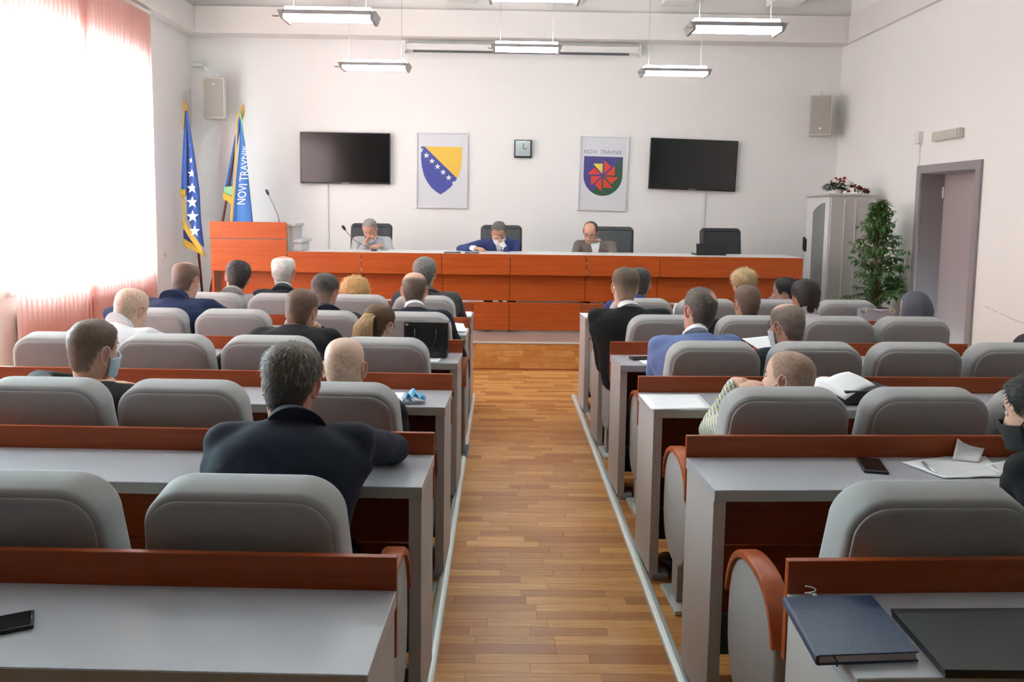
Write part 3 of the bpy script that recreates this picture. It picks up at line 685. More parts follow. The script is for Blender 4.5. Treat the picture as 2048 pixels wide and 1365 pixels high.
for (px, py, r, cut) in ((388, 292, 3, 0), (389.5, 322, 6, .3), (390.5, 348, 9, .3), (391, 377, 11.5, .2), (391.5, 405, 12.5, .1), (392, 433, 13, .1), (396, 462, 12, .1)):
    P = [at(px + a * r * .95, py - b * r, 10.6) for a, b in star(0, 0, 1)]
    xr = 377 + (py - 222) / (495 - 222) * 33 + 1.5; lim = at(xr, py, 10.6).x
    for p in P: p.y += -.115; p.x = min(p.x, lim)
    MB().add([p - B for p in P], [tuple(reversed(range(10)))]).build('star', M_STAR, t)
fin = at(481, 240, 10.62); q = at(446, 440, 10.62); pb = fin + (q - fin) * ((fin.z - ZS) / (fin.z - q.z))
t, add, B = flag('blue town flag with white lettering and gold fringe behind the lectern', 'draped_flag', fin, pb, (pb.x, pb.y, ZS))
MB().lathe([(.001, 0), (.16, 0), (.15, .03), (.03, .05), (.025, .12), (.001, .12)], 18).build('stand', M_BRASS, t, True, 40)
add('rear_fold', patch([(478, 232), (468, 280), (458, 330), (449, 376)], [(481, 232), (474, 290), (471, 330), (467, 374)], 14, lambda u, v: .03 * math.sin(u * 3) * v, .0), M_FLAGL)
add('green_corner', patch([(449, 374), (447.5, 388)], [(467, 372), (466, 394)], 3, lambda u, v: 0, -.01), M_FLAGG)
add('fringe', patch([(447.5, 385), (447, 397)], [(466, 394), (465, 410)], 3, lambda u, v: 0, -.015), M_GOLD)
add('cloth', patch([(482, 222), (480, 290), (474, 350), (466, 445), (462, 520)], [(483, 222), (492, 290), (498, 350), (508, 445), (514, 520)], 22, lambda u, v: .03 * math.sin(u * 4 + 2) * (.2 + v) - .03, 0), M_FLAGL)
add('green_edge', patch([(480, 220), (484, 240), (487, 257)], [(484, 220), (488, 250), (493, 290)], 6, lambda u, v: 0, -.055), M_FLAGG)
add('fringe', patch([(477, 224), (475, 280), (472, 340), (468, 390), (464, 445), (460, 520)], [(479.5, 224), (478, 280), (475.5, 340), (472, 390), (468, 445), (464, 520)], 14, lambda u, v: 0, -.075), M_GOLD)
uv, fs = txt('NOVI TRAVNIK', .1)
vs = []
for u, v in uv:
    py = 409 - u * 118; wd = (17 if u < .5 else 17 - 11 * (u - .5) / .5); p = at(479 + 13 * u - 1.5 + (1 - v) * wd, py, 10.6); p.y -= .085; vs.append(p - B)
MB().add(vs, fs).build('lettering', M_STAR, t)
# cabinet, flowers, ficus
cb = thing('filing_cabinet', 'pale grey metal cabinet with arched glass door beside the plant', 'cabinet', (3.80, 9.77, ZS))
h = 1.845 - ZS; Lx, Ly = .55, .74
M_CABG = mat('grey_cabinet_paint', (.52, .49, .47), .45); M_CABW = mat('pale_cabinet_paint', (.66, .66, .67), .4)
MB().box((.02, 0, 0), (Lx, Ly, h), .006).build('body', M_CABG, cb)
MB().box((-.01, -.01, h), (Lx + .01, Ly + .01, h + .025), .005).build('top_panel', M_CABG, cb)
dm = MB(); y0, y1 = .012, Ly - .012; za, zb_ = .03, h - .02; gy0, gy1, gz0, gz1 = .13, .52, .12, h - .20
arc = [(gy0 + (gy1 - gy0) * i / 10, gz1 + .12 * math.sin(PI * (.5 + .5 * i / 10)) ** .8 if True else 0) for i in range(11)]
dm.box((-.0, y0, za), (.02, gy0, zb_)).box((-.0, gy1, za), (.02, y1, zb_)).box((0, gy0, za), (.02, gy1, gz0))
for i in range(10):
    a, b = arc[i], arc[i + 1]; dm.add([(x, q[0], q[1]) for x in (0, .02) for q in (a, b, (b[0], zb_), (a[0], zb_))], [(0, 1, 2, 3), (7, 6, 5, 4), (0, 4, 5, 1), (1, 5, 6, 2), (2, 6, 7, 3), (3, 7, 4, 0)])
dd = dm.build('glass_door', M_CABW, cb)
MB().box((.004, gy0 - .01, gz0 - .01), (.010, gy1 + .01, gz1 + .13)).build('door_pane', mat('grey_door_glass', (.16, .17, .17), .12), dd)
MB().box((-.03, Ly - .065, .88), (-.0, Ly - .04, 1.04), .006).build('door_handle', M_BLACK, dd)
MB().box((-.03, Ly - .02, .90), (-.0, Ly + .0, 1.06), .006).build('lock_handle', M_BLACK, cb)
for x in (.17, .30, .52): MB().box((x, -.006, .03), (x + .012, .002, h - .04)).build('panel_rib', M_CABW, cb)
M_LEAF = mat('ficus_leaf', (.085, .19, .05), .5, var=.35, vscale=9); M_LEAFD = mat('dark_flower_leaf', (.03, .075, .02), .5, var=.3, vscale=20)
M_STEM = mat('ficus_trunk', (.20, .11, .06), .8); M_ROSE = mat('red_rose', (.32, .012, .02), .55); M_LILY = mat('cream_lily', (.75, .62, .50), .6)
def leaf(m, p, d, L, wd, up=Vector((0, 0, 1)), lim=None):
    d = d.normalized(); s = d.cross(up); s = s.normalized() if s.length > .01 else Vector((1, 0, 0)); nrm = s.cross(d)
    if lim is not None and (p + d * L).x > lim: d = Vector((-abs(d.x), d.y, d.z)); p = Vector((min(p.x, lim), p.y, p.z))
    a, b, c = p, p + d * L, p + d * L * .45
    m.add([a, c + s * wd / 2 + nrm * .15 * wd, b - nrm * .1 * L, c - s * wd / 2 + nrm * .15 * wd, c - nrm * .05 * L], [(0, 4, 1), (0, 3, 4), (4, 2, 1), (3, 2, 4)])
fp = thing('ficus_plant', 'tall leafy green ficus in a pot between the cabinet and the door', 'plant', (4.12, 9.22, ZS)); rf = random.Random(11)
MB().lathe([(.001, 0), (.15, 0), (.19, .30), (.20, .32), (.18, .32), (.17, .27), (.001, .27)], 20).build('pot', mat('brown_pot', (.18, .09, .06), .6), fp, True, 40)
MB().tube([(0, 0, .26), (.02, 0, .7), (-.01, .0, 1.1), (.0, 0, 1.42)], [.02, .017, .013, .006], 8).tube([(.04, .03, .26), (.07, .02, .7), (.12, 0, 1.15)], [.016, .013, .006], 8).build('trunk', M_STEM, fp, True)
br = MB(); lf = MB()
def spray(p, d, L, n):
    pts = [p]; q = p.copy(); dd_ = d.normalized()
    for i in range(5): dd_ = (dd_ + Vector((0, 0, -.09)) + Vector((rf.uniform(-.18, .18), rf.uniform(-.18, .18), rf.uniform(-.15, .15)))).normalized(); q = q + dd_ * L / 5; q.x = min(q.x, .33); pts.append(q.copy())
    br.tube(pts, [.006, .005, .004, .003, .002, .0015], 5)
    for i in range(n):
        k = rf.uniform(.15, 1) * 5; j = min(int(k), 4); pp = pts[j].lerp(pts[j + 1], k - j)
        leaf(lf, pp, Vector((rf.gauss(0, 1), rf.gauss(0, 1), rf.uniform(-1.5, .2))), rf.uniform(.05, .085), rf.uniform(.022, .034), lim=.335)
for i in range(135):
    zz = rf.uniform(.45, 1.60); a = rf.uniform(0, 2 * PI); env = .40 if zz < .95 else .38 * (1.66 - zz) / .7 + .05
    ln_ = env * rf.uniform(.55, 1.05); d = Vector((math.cos(a), math.sin(a) * .7, rf.uniform(.0, 1.1)))
    base = Vector((.03 * rf.random(), 0, zz - .10)); spray(base, d, ln_, 17)
for i in range(18): spray(Vector((.12, .0, rf.uniform(.5, .9))), Vector((1, rf.uniform(-.5, .1), rf.uniform(-.2, .6))), rf.uniform(.12, .24), 22)
br.build('branches', M_STEM, fp, True)['kind'] = 'stuff'; lf.build('foliage', M_LEAF, fp)['kind'] = 'stuff'
fa = thing('flower_arrangement', 'red and cream flower arrangement in a white bowl on the cabinet', 'flowers', (3.97, 9.98, 1.872))
MB().lathe([(.001, 0), (.05, 0), (.07, .05), (.072, .055), (.06, .05), (.001, .03)], 18).build('bowl', M_WHITE, fa, True, 40)
lf = MB(); stm = MB()
for i in range(230):
    a = rf.uniform(0, 2 * PI); r = rf.uniform(0, .13); p = Vector((r * math.cos(a) - .02, r * math.sin(a), .04 + rf.uniform(0, .13) * (1 - r / .2)))
    leaf(lf, p, Vector((math.cos(a), math.sin(a), rf.uniform(-.2, .8))), rf.uniform(.04, .075), rf.uniform(.02, .03))
for i in range(170):
    k = rf.random(); p = Vector((.10 + .26 * k, rf.uniform(-.06, .06), .10 * (1 - k) + rf.uniform(0, .03))); leaf(lf, p, Vector((rf.uniform(-.3, 1), rf.gauss(0, .6), rf.uniform(-.3, .8))), rf.uniform(.03, .06), .022)
lf.build('leaves', M_LEAFD, fa)['kind'] = 'stuff'
def rose(p, r, m, nm):
    mb = MB()
    for j in range(3):
        for i in range(5):
            a = 2 * PI * (i + j * .5) / 5; rr_ = r * (1 - j * .28); c = Vector(p) + Vector((math.cos(a), math.sin(a), 0)) * rr_ * .5 + Vector((0, 0, j * r * .22))
            mb.ell(c, (rr_ * .55, rr_ * .2, rr_ * .6), Matrix.Rotation(a + PI / 2, 3, 'Z') @ Matrix.Rotation(-.5 + j * .2, 3, 'X'), 7, 5)
    mb.build(nm, m, fa, True)
for p in ((.0, -.05, .17), (.04, -.06, .15), (.06, -.03, .185), (-.03, .0, .18), (.17, -.05, .09), (.22, -.05, .075), (.27, -.04, .06), (.31, -.03, .04), (.35, -.02, .03), (.10, -.07, .03)): rose(p, .026, M_ROSE, 'rose')
for p in ((.10, -.06, .13), (.085, -.07, .11), (.13, -.05, .12), (-.07, -.07, .15)): rose(p, .034, M_LILY, 'lily')
# ------------------------------------------------------------------ people
import numpy as np
M_SKIN = attr_mat('skin', 'tint', .5, bump=.08, bscale=90, sss=.12, streak=.06)
M_HAIR = attr_mat('hair', 'tint', .55, bump=.6, bscale=160, streak=.30, spec=.35)
def cloth(name, c, rough=.85, bump=.18, bscale=14, sheen=.02): return mat(name, c, rough, bump=bump, bscale=bscale, sheen=sheen, var=.06, spec=.25)
C_NAVY = cloth('navy_suit_cloth', (.012, .014, .026)); C_NAVY2 = cloth('navy_jacket_cloth', (.012, .022, .065)); C_BLACK = cloth('black_cloth', (.009, .009, .010))
C_WHITE = cloth('white_shirt_cloth', (.62, .62, .65)); C_COLLAR = cloth('white_collar_cloth', (.72, .72, .74)); C_GREYJ = cloth('light_grey_jacket_cloth', (.30, .29, .29)); C_DGREY = cloth('dark_grey_jacket_cloth', (.06, .058, .06))
C_LBLUE = cloth('pale_blue_sweater_cloth', (.15, .20, .40)); C_PINK = cloth('pale_pink_shirt_cloth', (.52, .46, .53)); C_BLUES = cloth('blue_suit_cloth', (.035, .05, .16)); C_GREYS = cloth('grey_sweater_cloth', (.42, .42, .44))
C_BROWN = cloth('brown_blazer_cloth', (.15, .125, .11)); C_ROYAL = cloth('royal_blue_cloth', (.02, .04, .30)); C_LILAC = cloth('grey_hijab_cloth', (.10, .10, .125), bscale=20); C_TROU = cloth('dark_trouser_cloth', (.018, .02, .028)); C_SLATE = cloth('slate_jacket_cloth', (.022, .027, .034))
M_SHOE = mat('black_shoe_leather', (.015, .014, .013), .35); M_MASKB = mat('pale_blue_face_mask', (.42, .58, .68), .8); M_MASKW = mat('white_face_mask', (.72, .75, .78), .8); M_MASKK = mat('black_face_mask', (.012, .012, .013), .8)
M_LOOP = mat('mask_ear_loop', (.75, .75, .75), .7); M_GLASSES = mat('dark_glasses_frame', (.02, .02, .025), .3)
def plaid():
    m = D.materials.new('plaid_shirt_cloth'); m.use_nodes = True; nt = m.node_tree; b = nt.nodes['Principled BSDF']; L = nt.links; b.inputs['Roughness'].default_value = .85
    tc = nt.nodes.new('ShaderNodeTexCoord'); mp = nt.nodes.new('ShaderNodeMapping'); mp.inputs['Rotation'].default_value = (.4, .3, .6); L.new(tc.outputs['Object'], mp.inputs['Vector'])
    outs = []
    for ax, sc in (('X', 46), ('Z', 46), ('Y', 30)):
        wv = nt.nodes.new('ShaderNodeTexWave'); wv.bands_direction = ax; wv.inputs['Scale'].default_value = sc / 6.28 * 2.3; L.new(mp.outputs[0], wv.inputs['Vector'])
        st_ = nt.nodes.new('ShaderNodeMath'); st_.operation = 'GREATER_THAN'; st_.inputs[1].default_value = .55; L.new(wv.outputs['Fac'], st_.inputs[0]); outs.append(st_.outputs[0])
    m1 = nt.nodes.new('ShaderNodeMixRGB'); m1.inputs[1].default_value = (.62, .62, .58, 1); m1.inputs[2].default_value = (.10, .22, .36, 1); L.new(outs[0], m1.inputs[0])
    m2 = nt.nodes.new('ShaderNodeMixRGB'); m2.inputs[2].default_value = (.55, .45, .14, 1); m2.inputs[0].default_value = .5
    mu = nt.nodes.new('ShaderNodeMath'); mu.operation = 'MULTIPLY'; mu.inputs[1].default_value = .75; L.new(outs[1], mu.inputs[0]); L.new(mu.outputs[0], m2.inputs[0]); L.new(m1.outputs[0], m2.inputs[1]); L.new(m2.outputs[0], b.inputs['Base Color'])
    return m
C_PLAID = plaid()
SK = (.56, .335, .245); SK_PALE = (.62, .42, .32); SK_RED = (.55, .29, .205); SK_TAN = (.46, .26, .18)
def sstep(a, b, x): t = min(1, max(0, (x - a) / (b - a))); return t * t * (3 - 2 * t)
def mix3(a, b, t): return tuple(a[i] + (b[i] - a[i]) * t for i in range(3))
HT = np.array([  # z, half width, front, back
    (-.215, .070, .036, .088), (-.19, .063, .032, .080), (-.16, .059, .030, .073), (-.138, .058, .036, .070), (-.122, .057, .066, .069), (-.112, .0575, .083, .070), (-.10, .059, .089, .0715), (-.085, .0625, .090, .074),
    (-.065, .0665, .0905, .080), (-.045, .0695, .091, .087), (-.02, .0725, .0905, .094), (.005, .0745, .089, .0995), (.03, .0755, .0905, .1015), (.052, .0752, .0905, .100), (.072, .072, .0845, .0945), (.088, .0655, .0735, .084), (.100, .0555, .059, .070), (.109, .042, .042, .052), (.1145, .026, .025, .031), (.1165, .010, .009, .011)])
ZS_ = np.concatenate([np.linspace(-.215, -.125, 7), np.linspace(-.117, -.02, 17), np.linspace(-.011, .05, 7), np.linspace(.06, .1, 6), [.106, .1105, .1140, .1158, .1165]])
NA = 40
def head_pt(a, zz):
    w_, f, b = (float(np.interp(zz, HT[:, 0], HT[:, k])) for k in (1, 2, 3))
    c, s = math.cos(a), math.sin(a); n = 2.15
    x = w_ * math.copysign(abs(s) ** (2 / n), s); y = (f if c > 0 else b) * math.copysign(abs(c) ** (2 / n), c)
    if c > 0:
        if zz < -.05: x *= 1 - .16 * c * sstep(-.05, -.11, zz)          # narrower jaw
        g = lambda x0, z0, sx, sz: math.exp(-((x - x0) / sx) ** 2 - ((zz - z0) / sz) ** 2)
        y += .020 * g(0, -.038, .013, .016) + .012 * g(0, -.012, .009, .02) - .011 * g(.030, .006, .016, .013) - .011 * g(-.030, .006, .016, .013)
        y += .005 * g(0, .026, .045, .010) + .006 * g(0, -.072, .020, .010) - .004 * g(0, -.086, .03, .006) + .005 * g(0, -.104, .022, .012) + .004 * (g(.04, -.025, .018, .018) + g(-.04, -.025, .018, .018))
    return Vector((x, y, zz))
HEAD = [[head_pt(2 * PI * i / NA, float(zz)) for i in range(NA)] for zz in ZS_]
def head_nrm(j, i):
    a = HEAD[j][(i + 1) % NA] - HEAD[j][i - 1]; b = HEAD[min(j + 1, len(HEAD) - 1)][i] - HEAD[max(j - 1, 0)][i]; n = a.cross(b)
    n = -n if n.dot(HEAD[j][i] - Vector((0, 0, min(max(float(ZS_[j]), -.2), .04)))) < 0 else n
    return n.normalized() if n.length > 1e-12 else Vector((0, 0, 1))
HN = [[head_nrm(j, i) for i in range(NA)] for j in range(len(HEAD))]
def hairline(a):
    d = abs(math.degrees(a if a <= PI else 2 * PI - a))
    return float(np.interp(d, [0, 38, 55, 68, 76, 90, 104, 118, 135, 180], [.074, .078, .060, .020, -.012, .010, .012, -.035, -.082, -.092]))
def remesh(mb, vox, it=4, fac=.5):
    me = D.meshes.new('tmp'); me.from_pydata(mb.v, [], mb.f); o = D.objects.new('tmp', me); COL.objects.link(o)
    bm = bmesh.new(); bm.from_mesh(me); bmesh.ops.recalc_face_normals(bm, faces=bm.faces[:]); bm.to_mesh(me); bm.free()
    r = o.modifiers.new('r', 'REMESH'); r.mode = 'VOXEL'; r.voxel_size = vox
    if it: s = o.modifiers.new('s', 'SMOOTH'); s.iterations = it; s.factor = fac
    bpy.context.view_layer.update()
    e = D.meshes.new_from_object(o.evaluated_get(bpy.context.evaluated_depsgraph_get())); D.objects.remove(o); D.meshes.remove(me); return e
def me_data(me): return [v.co.copy() for v in me.vertices], [tuple(p.vertices) for p in me.polygons]
def make_hand(curl):
    """right hand, palm down, fingers +Y, thumb to -X"""
    m = MB()
    m.ell((0, .045, 0), (.040, .052, .015)).ell((-.018, .03, -.006), (.018, .032, .014)).cap((0, -.035, 0), (0, .01, 0), .024, .026)
    for x, L, r in ((-.030, .070, .0088), (-.010, .078, .0092), (.011, .073, .0088), (.030, .057, .0078)):
        p = Vector((x, .082, .001)); a = -curl[0]; spread = x * 2.2
        for k, (fr, da) in enumerate(((.46, 0), (.31, curl[1]), (.25, curl[2]))):
            a -= da if k else 0; d = Vector((math.sin(spread) * .35, math.cos(a), math.sin(a))); q = p + d * L * fr * 1.08; m.cap(p, q, r * (1 - .08 * k), r * (.94 - .08 * k), 8); p = q
    p = Vector((-.026, .018, -.004))
    for d, L, r in (((-.70, .62, -.25), .040, .0115), ((-.38, .86, -.32), .032, .0098), ((-.15, .95, -.30), .024, .0085)):
        q = p + Vector(d).normalized() * L; m.cap(p, q, r, r * .9, 8); p = q
    return me_data(remesh(m, .0042, 3))
HANDS = {'rest': make_hand((.25, .45, .35)), 'fist': make_hand((.75, 1.25, .9))}
def ear_mesh():
    m = MB(); rim = []
    for i in range(17):
        a = R(-100 + 300 * i / 16); rim.append((.0, .016 * math.cos(a) * (1.1 if math.sin(a) > 0 else .85), .031 * math.sin(a)))
    m.tube([(0.004, y, zz) for _, y, zz in rim], .0048, 6)
    m.ell((-.001, .0, -.002), (.0045, .0155, .029), None, 10, 6).ell((.0, .002, -.027), (.006, .0085, .0085), None, 8, 6)
    return m
EAR = ear_mesh()
def set_tint(me, cols):
    a = me.color_attributes.new('tint', 'FLOAT_COLOR', 'POINT'); a.data.foreach_set('color', [c for q in cols for c in (q[0], q[1], q[2], 1.0)])
PRND = random.Random(5)
def person(label, P, N, hc, yaw=0, head=(0, 0, 0), top=C_BLACK, topname='jacket', hair=None, skin=SK, collar=None, collar2=None, hands=None, hpose=('rest', 'rest'), mask=None, glasses=False, build=1.0, zf=0.0, bottom=C_TROU, elbow=None, legs=True, sc=1.0, hnorm=None, creases=False, front=None, cuff=None):
    org = Vector((P[0], P[1], zf)); N = Vector(N) - org; hc = Vector(hc) - org
    Pz = Vector((0, 0, .55)); yr = R(yaw); sv = Vector((math.cos(yr), math.sin(yr), 0)); fv = Vector((-math.sin(yr), math.cos(yr), 0)); up = Vector((0, 0, 1))
    HM = Matrix.Rotation(R(head[0]) , 4, 'Z') @ Matrix.Rotation(-R(head[1]), 4, 'X') @ Matrix.Rotation(R(head[2]), 4, 'Y')
    HM = Matrix.Translation(hc) @ HM @ Matrix.Scale(sc, 4)
    YM = Matrix.Rotation((yr * .6 + R(head[0]) * .4), 4, 'Z')
    def hx(v):
        if creases and v.y < -.02 and -.11 < v.z < -.03:
            k = sstep(-.02, -.055, v.y); v = v + Vector((0, -1, 0)) * k * (.003 + .009 * math.exp(-((v.z + .064) / .008) ** 2) + .010 * math.exp(-((v.z + .094) / .009) ** 2) - .009 * math.exp(-((v.z + .050) / .006) ** 2) - .011 * math.exp(-((v.z + .079) / .006) ** 2))
        t = sstep(-.105, -.205, v.z); q = HM @ v
        return q.lerp(N + YM @ Vector((v.x, v.y + .02, v.z + .205)), t) if t > 0 else q
    # --- garment
    ts = [0, .12, .3, .5, .68, .8, .88, .94, 1.0]; ww = [.165, .170, .168, .182, .200, .200, .172, .115, .066]; dd = [.125, .122, .112, .115, .118, .108, .092, .074, .060]
    C = (Pz + N) / 2 - fv * .06; rings = []; core = []
    for t, w_, d_ in zip(ts, ww, dd):
        c = Pz * (1 - t) ** 2 + C * 2 * t * (1 - t) + N * t * t; tan = ((C - Pz) * (1 - t) + (N - C) * t).normalized(); dv = sv.cross(tan) * -1; w2, d2 = w_ * build, d_ * (build * .5 + .5)
        rings.append([c + sv * w2 * math.copysign(abs(math.cos(a)) ** .85, math.cos(a)) + dv * d2 * math.copysign(abs(math.sin(a)) ** .85, math.sin(a)) for a in [2 * PI * i / 22 for i in range(22)]])
        core.append([c + (p - c) * .86 for p in rings[-1]])
    g = MB().loft(rings); tn = (N - C).normalized(); bm_ = MB().loft([core[i] for i in (0, 2, 4, 5, 6, 7, 8)])
    hd = []; cuffs = []
    for k, s in ((0, -1), (1, 1)):
        S = N + sv * s * .166 * build - tn * .068 + fv * .012
        g.cap(N - tn * .055 + sv * s * .03, S + up * .006, .052, .056 * (.5 + build / 2)).cap(S, S + sv * s * .004, .062, .061).cap(N - tn * .12 + sv * s * .06, S - tn * .07, .07, .06)
        W = (Vector(hands[k]) - org) if hands and hands[k] is not None else Vector((N.x, N.y, .83)) + fv * .32 + sv * s * .17
        L1, L2 = .285 * (.4 + .6 * build), .25; dv = W - S; dist = min(dv.length, (L1 + L2) * .985); W = S + dv.normalized() * dist; dn = dv.normalized()
        ca = (L1 * L1 + dist * dist - L2 * L2) / (2 * L1 * dist); ca = max(-1, min(1, ca)); pole = (sv * s * .42 - up * 1.0 - fv * .10) if not (elbow and elbow[k]) else Vector(elbow[k])
        pole = (pole - dn * pole.dot(dn)).normalized(); E = S + dn * L1 * ca + pole * L1 * math.sqrt(1 - ca * ca)
        g.cap(S, E, .063, .053).cap(E, W, .053, .038); bm_.cap(S, E, .045, .036, 10).cap(E, W, .036, .024, 10)
        fd = (W - E).normalized(); cuffs.append(MB().cap(W - fd * .02, W + fd * .030, .036, .033, 12))
        h2 = fd if (hnorm and hnorm[k]) or hpose[k] == 'fist' else Vector((fd.x, fd.y, max(-.12, min(.03, fd.z)))).normalized()
        nz = Vector(hnorm[k]) if hnorm and hnorm[k] else (up * .9 + sv * s * .2); xa = h2.cross(nz).normalized(); za = xa.cross(h2)
        HMx = Matrix((xa, h2, za)).transposed(); off = W + fd * .012 + h2 * .024; hv, hf = HANDS[hpose[k]]
        hd.append(([off + HMx @ Vector((v.x if s > 0 else -v.x, v.y, v.z)) for v in hv], hf if s > 0 else [tuple(reversed(f)) for f in hf]))
    kn = []
    for s in (-1, 1):
        Hp = Pz + sv * s * .085 - up * .03; K = Hp + fv * .40 + sv * s * .05 - up * .02; A = Vector((K.x, K.y, .09)) - fv * .06 ; kn.append((Hp, K, A, s))
    # --- body (head, neck, torso core, limbs, hands)
    vs = [hx(v) for r in HEAD for v in r]; cols = []
    for j, r in enumerate(HEAD):
        for i, v in enumerate(r):
            a = 2 * PI * i / NA; c = skin; d = abs(math.degrees(a if a <= PI else 2 * PI - a))
            if d < 35 and -.082 < v.z < -.062: c = mix3(c, (.42, .13, .11), .6)
            if d < 70 and .0 < v.z < .012 and .016 < abs(v.x) < .044: c = mix3(c, (.12, .07, .06), .55)
            if d < 75 and -.12 < v.z < -.045: c = mix3(c, (.22, .16, .14), .18)
            cols.append(c)
    b = MB().loft([vs[j * NA:(j + 1) * NA] for j in range(len(HEAD))])
    for s in (-1, 1):
        EM = HM @ Matrix.Translation((s * .0755, -.012, -.008)) @ Matrix.Rotation(-s * R(28), 4, 'Z') @ Matrix.Rotation(R(-10), 4, 'X')
        n0 = len(b.v); b.add([EM @ Vector((v[0] * s, v[1], v[2])) for v in EAR.v], EAR.f if s > 0 else [tuple(reversed(f)) for f in EAR.f]); cols += [mix3(skin, (.62, .20, .15), .35)] * (len(b.v) - n0)
        n0 = len(b.v); b.ell(HM @ Vector((s * .0305, .0755, .006)), (.0115, .0115, .0115), None, 10, 8); cols += [mix3(skin, (.5, .45, .42), .5)] * (len(b.v) - n0)
    n0 = len(b.v); b.add(bm_.v, bm_.f)
    if legs:
        for Hp, K, A, s in kn: b.cap(Hp, K, .07, .05, 10).cap(K, A, .048, .034, 10)
    for hv, hf in hd: b.add(hv, hf)
    cols += [skin] * (len(b.v) - n0)
    body = b.build('person', M_SKIN, None, True); body.location = org; set_tint(body.data, cols); tag(body, label, 'person')
    # --- clothes
    me = remesh(g, .0115, 9, .6); nz_ = []
    sd = PRND.uniform(0, 50)
    for v in me.vertices:
        q = v.co; k = noise.noise(Vector((q.x * 7 + sd, q.y * 7, q.z * 15))) * .006 + noise.noise(Vector((q.x * 18, q.y * 18 + sd, q.z * 34))) * .0025; nz_.append(q + v.normal * k)
    for v, q in zip(me.vertices, nz_): v.co = q
    me.materials.clear(); me.materials.append(top); me.polygons.foreach_set('use_smooth', [True] * len(me.polygons))
    go = D.objects.new(topname, me); COL.objects.link(go); go.parent = body
    if legs:
        t_ = MB()
        for Hp, K, A, s in kn: t_.cap(Hp, K, .088, .066).cap(K, A, .064, .050)
        t_.ell(Pz - up * .02, (.165 * build, .125, .10)); tm = remesh(t_, .022, 4); tm.materials.clear(); tm.materials.append(bottom); tm.polygons.foreach_set('use_smooth', [True] * len(tm.polygons))
        to = D.objects.new('trousers', tm); COL.objects.link(to); to.parent = body
        for Hp, K, A, s in kn:
            sh = MB().loft([[A + sv * x * wd + fv * y + up * (zz * hh - .088) for x, zz in ((-.038, 0), (.038, 0), (.040, .4), (.028, .9), (0, 1), (-.028, .9), (-.040, .4))] for y, wd, hh in ((-.075, .6, .05), (-.07, .85, .075), (-.02, .95, .085), (.05, 1.0, .07), (.12, 1.12, .05), (.17, .95, .04), (.19, .5, .02))])
            sh.build('shoe', M_SHOE, body, True)
    nd = (hx(Vector((0, -.02, -.14))) - N).normalized() if True else up
    def band(name, m, z0, z1, r0, r1, fwd=.0, gap=0.0, dip=.02):
        rows = []; side = sv; ax = (nd * .6 + tn * .4).normalized(); dv = side.cross(ax) * -1
        n = 24; L_ = []
        for (zz, rr_) in ((z0, r0), (z1, r1), (z1 + .003, r1 - .004), (z1, r1 - .009), (z0, r0 - .012)):
            L_.append([N + ax * (zz - dip * max(0, dvk) ) + side * rr_ * math.cos(a) + dv * (rr_ * 1.08 * math.sin(a) + fwd) for a in [2 * PI * (i + .5) / n for i in range(n)] for dvk in [-math.sin(a) if False else (math.sin(a) * (1 if dv.dot(fv) > 0 else -1))]])
        MB().loft(L_).build(name, m, body, True, 60)
    if collar: band('shirt_collar', collar, -.024, .018, .077, .067)
    if collar2: band('jacket_collar', collar2, -.050, -.004, .094, .075, dip=.04)
    if cuff or (collar and topname in ('suit_jacket', 'sweater')):
        for q in cuffs: q.build('shirt_cuff', cuff or collar, body, True)
    # --- shirt front seen between the lapels
    if front:
        from mathutils.bvhtree import BVHTree
        bv = BVHTree.FromPolygons([v.co.copy() for v in me.vertices], [tuple(p.vertices) for p in me.polygons]); rows = []
        for j in range(9):
            v = j / 8; hw = .052 * (1 - v) ** .8 + .006; rows.append([])
            for i in range(7):
                u = (i / 6 - .5) * 2; o_ = N - tn * (.015 + .26 * v) + sv * u * hw + fv * .6; h_ = bv.ray_cast(o_, -fv, 1.2)[0]
                rows[-1].append((h_ if h_ else (rows[-2][i] if len(rows) > 1 else N)) + fv * .006)
        MB().loft(rows, False, False, False).build('shirt_front', front, body, True)
    # --- hair
    if hair: make_hair(body, HM, hx, hair, skin)
    if mask:
        mm = MB(); idx = {}; under = mask[1]
        for j, zz in enumerate(ZS_):
            if -.122 < zz < (-.025 - (under * .035)):
                for i in range(NA):
                    a = 2 * PI * i / NA; d = a if a <= PI else a - 2 * PI
                    if abs(math.degrees(d)) < 82: idx[(j, i)] = len(mm.v); mm.v.append(tuple(hx(HEAD[j][i] + HN[j][i] * (.007 + .012 * max(0, math.cos(d)) ** 2))))
        for (j, i) in list(idx):
            q = [(j, i), (j, (i + 1) % NA), (j + 1, (i + 1) % NA), (j + 1, i)]
            if all(k in idx for k in q): mm.f.append(tuple(idx[k] for k in q))
        mo = mm.build('face_mask', mask[0], body, True); sm = mo.modifiers.new('t', 'SOLIDIFY'); sm.thickness = .0025
        for s in (-1, 1):
            lp = MB().tube([hx(Vector((s * .066, .042, -.045))), hx(Vector((s * .078, .005, -.005))), hx(Vector((s * .082, -.022, .022))), hx(Vector((s * .086, -.034, -.002))), hx(Vector((s * .080, -.022, -.036))), hx(Vector((s * .068, .02, -.070))), hx(Vector((s * .060, .046, -.085)))], .0016, 5)
            lp.build('ear_loop', M_LOOP if mask[0] != M_MASKK else M_MASKK, mo, True)
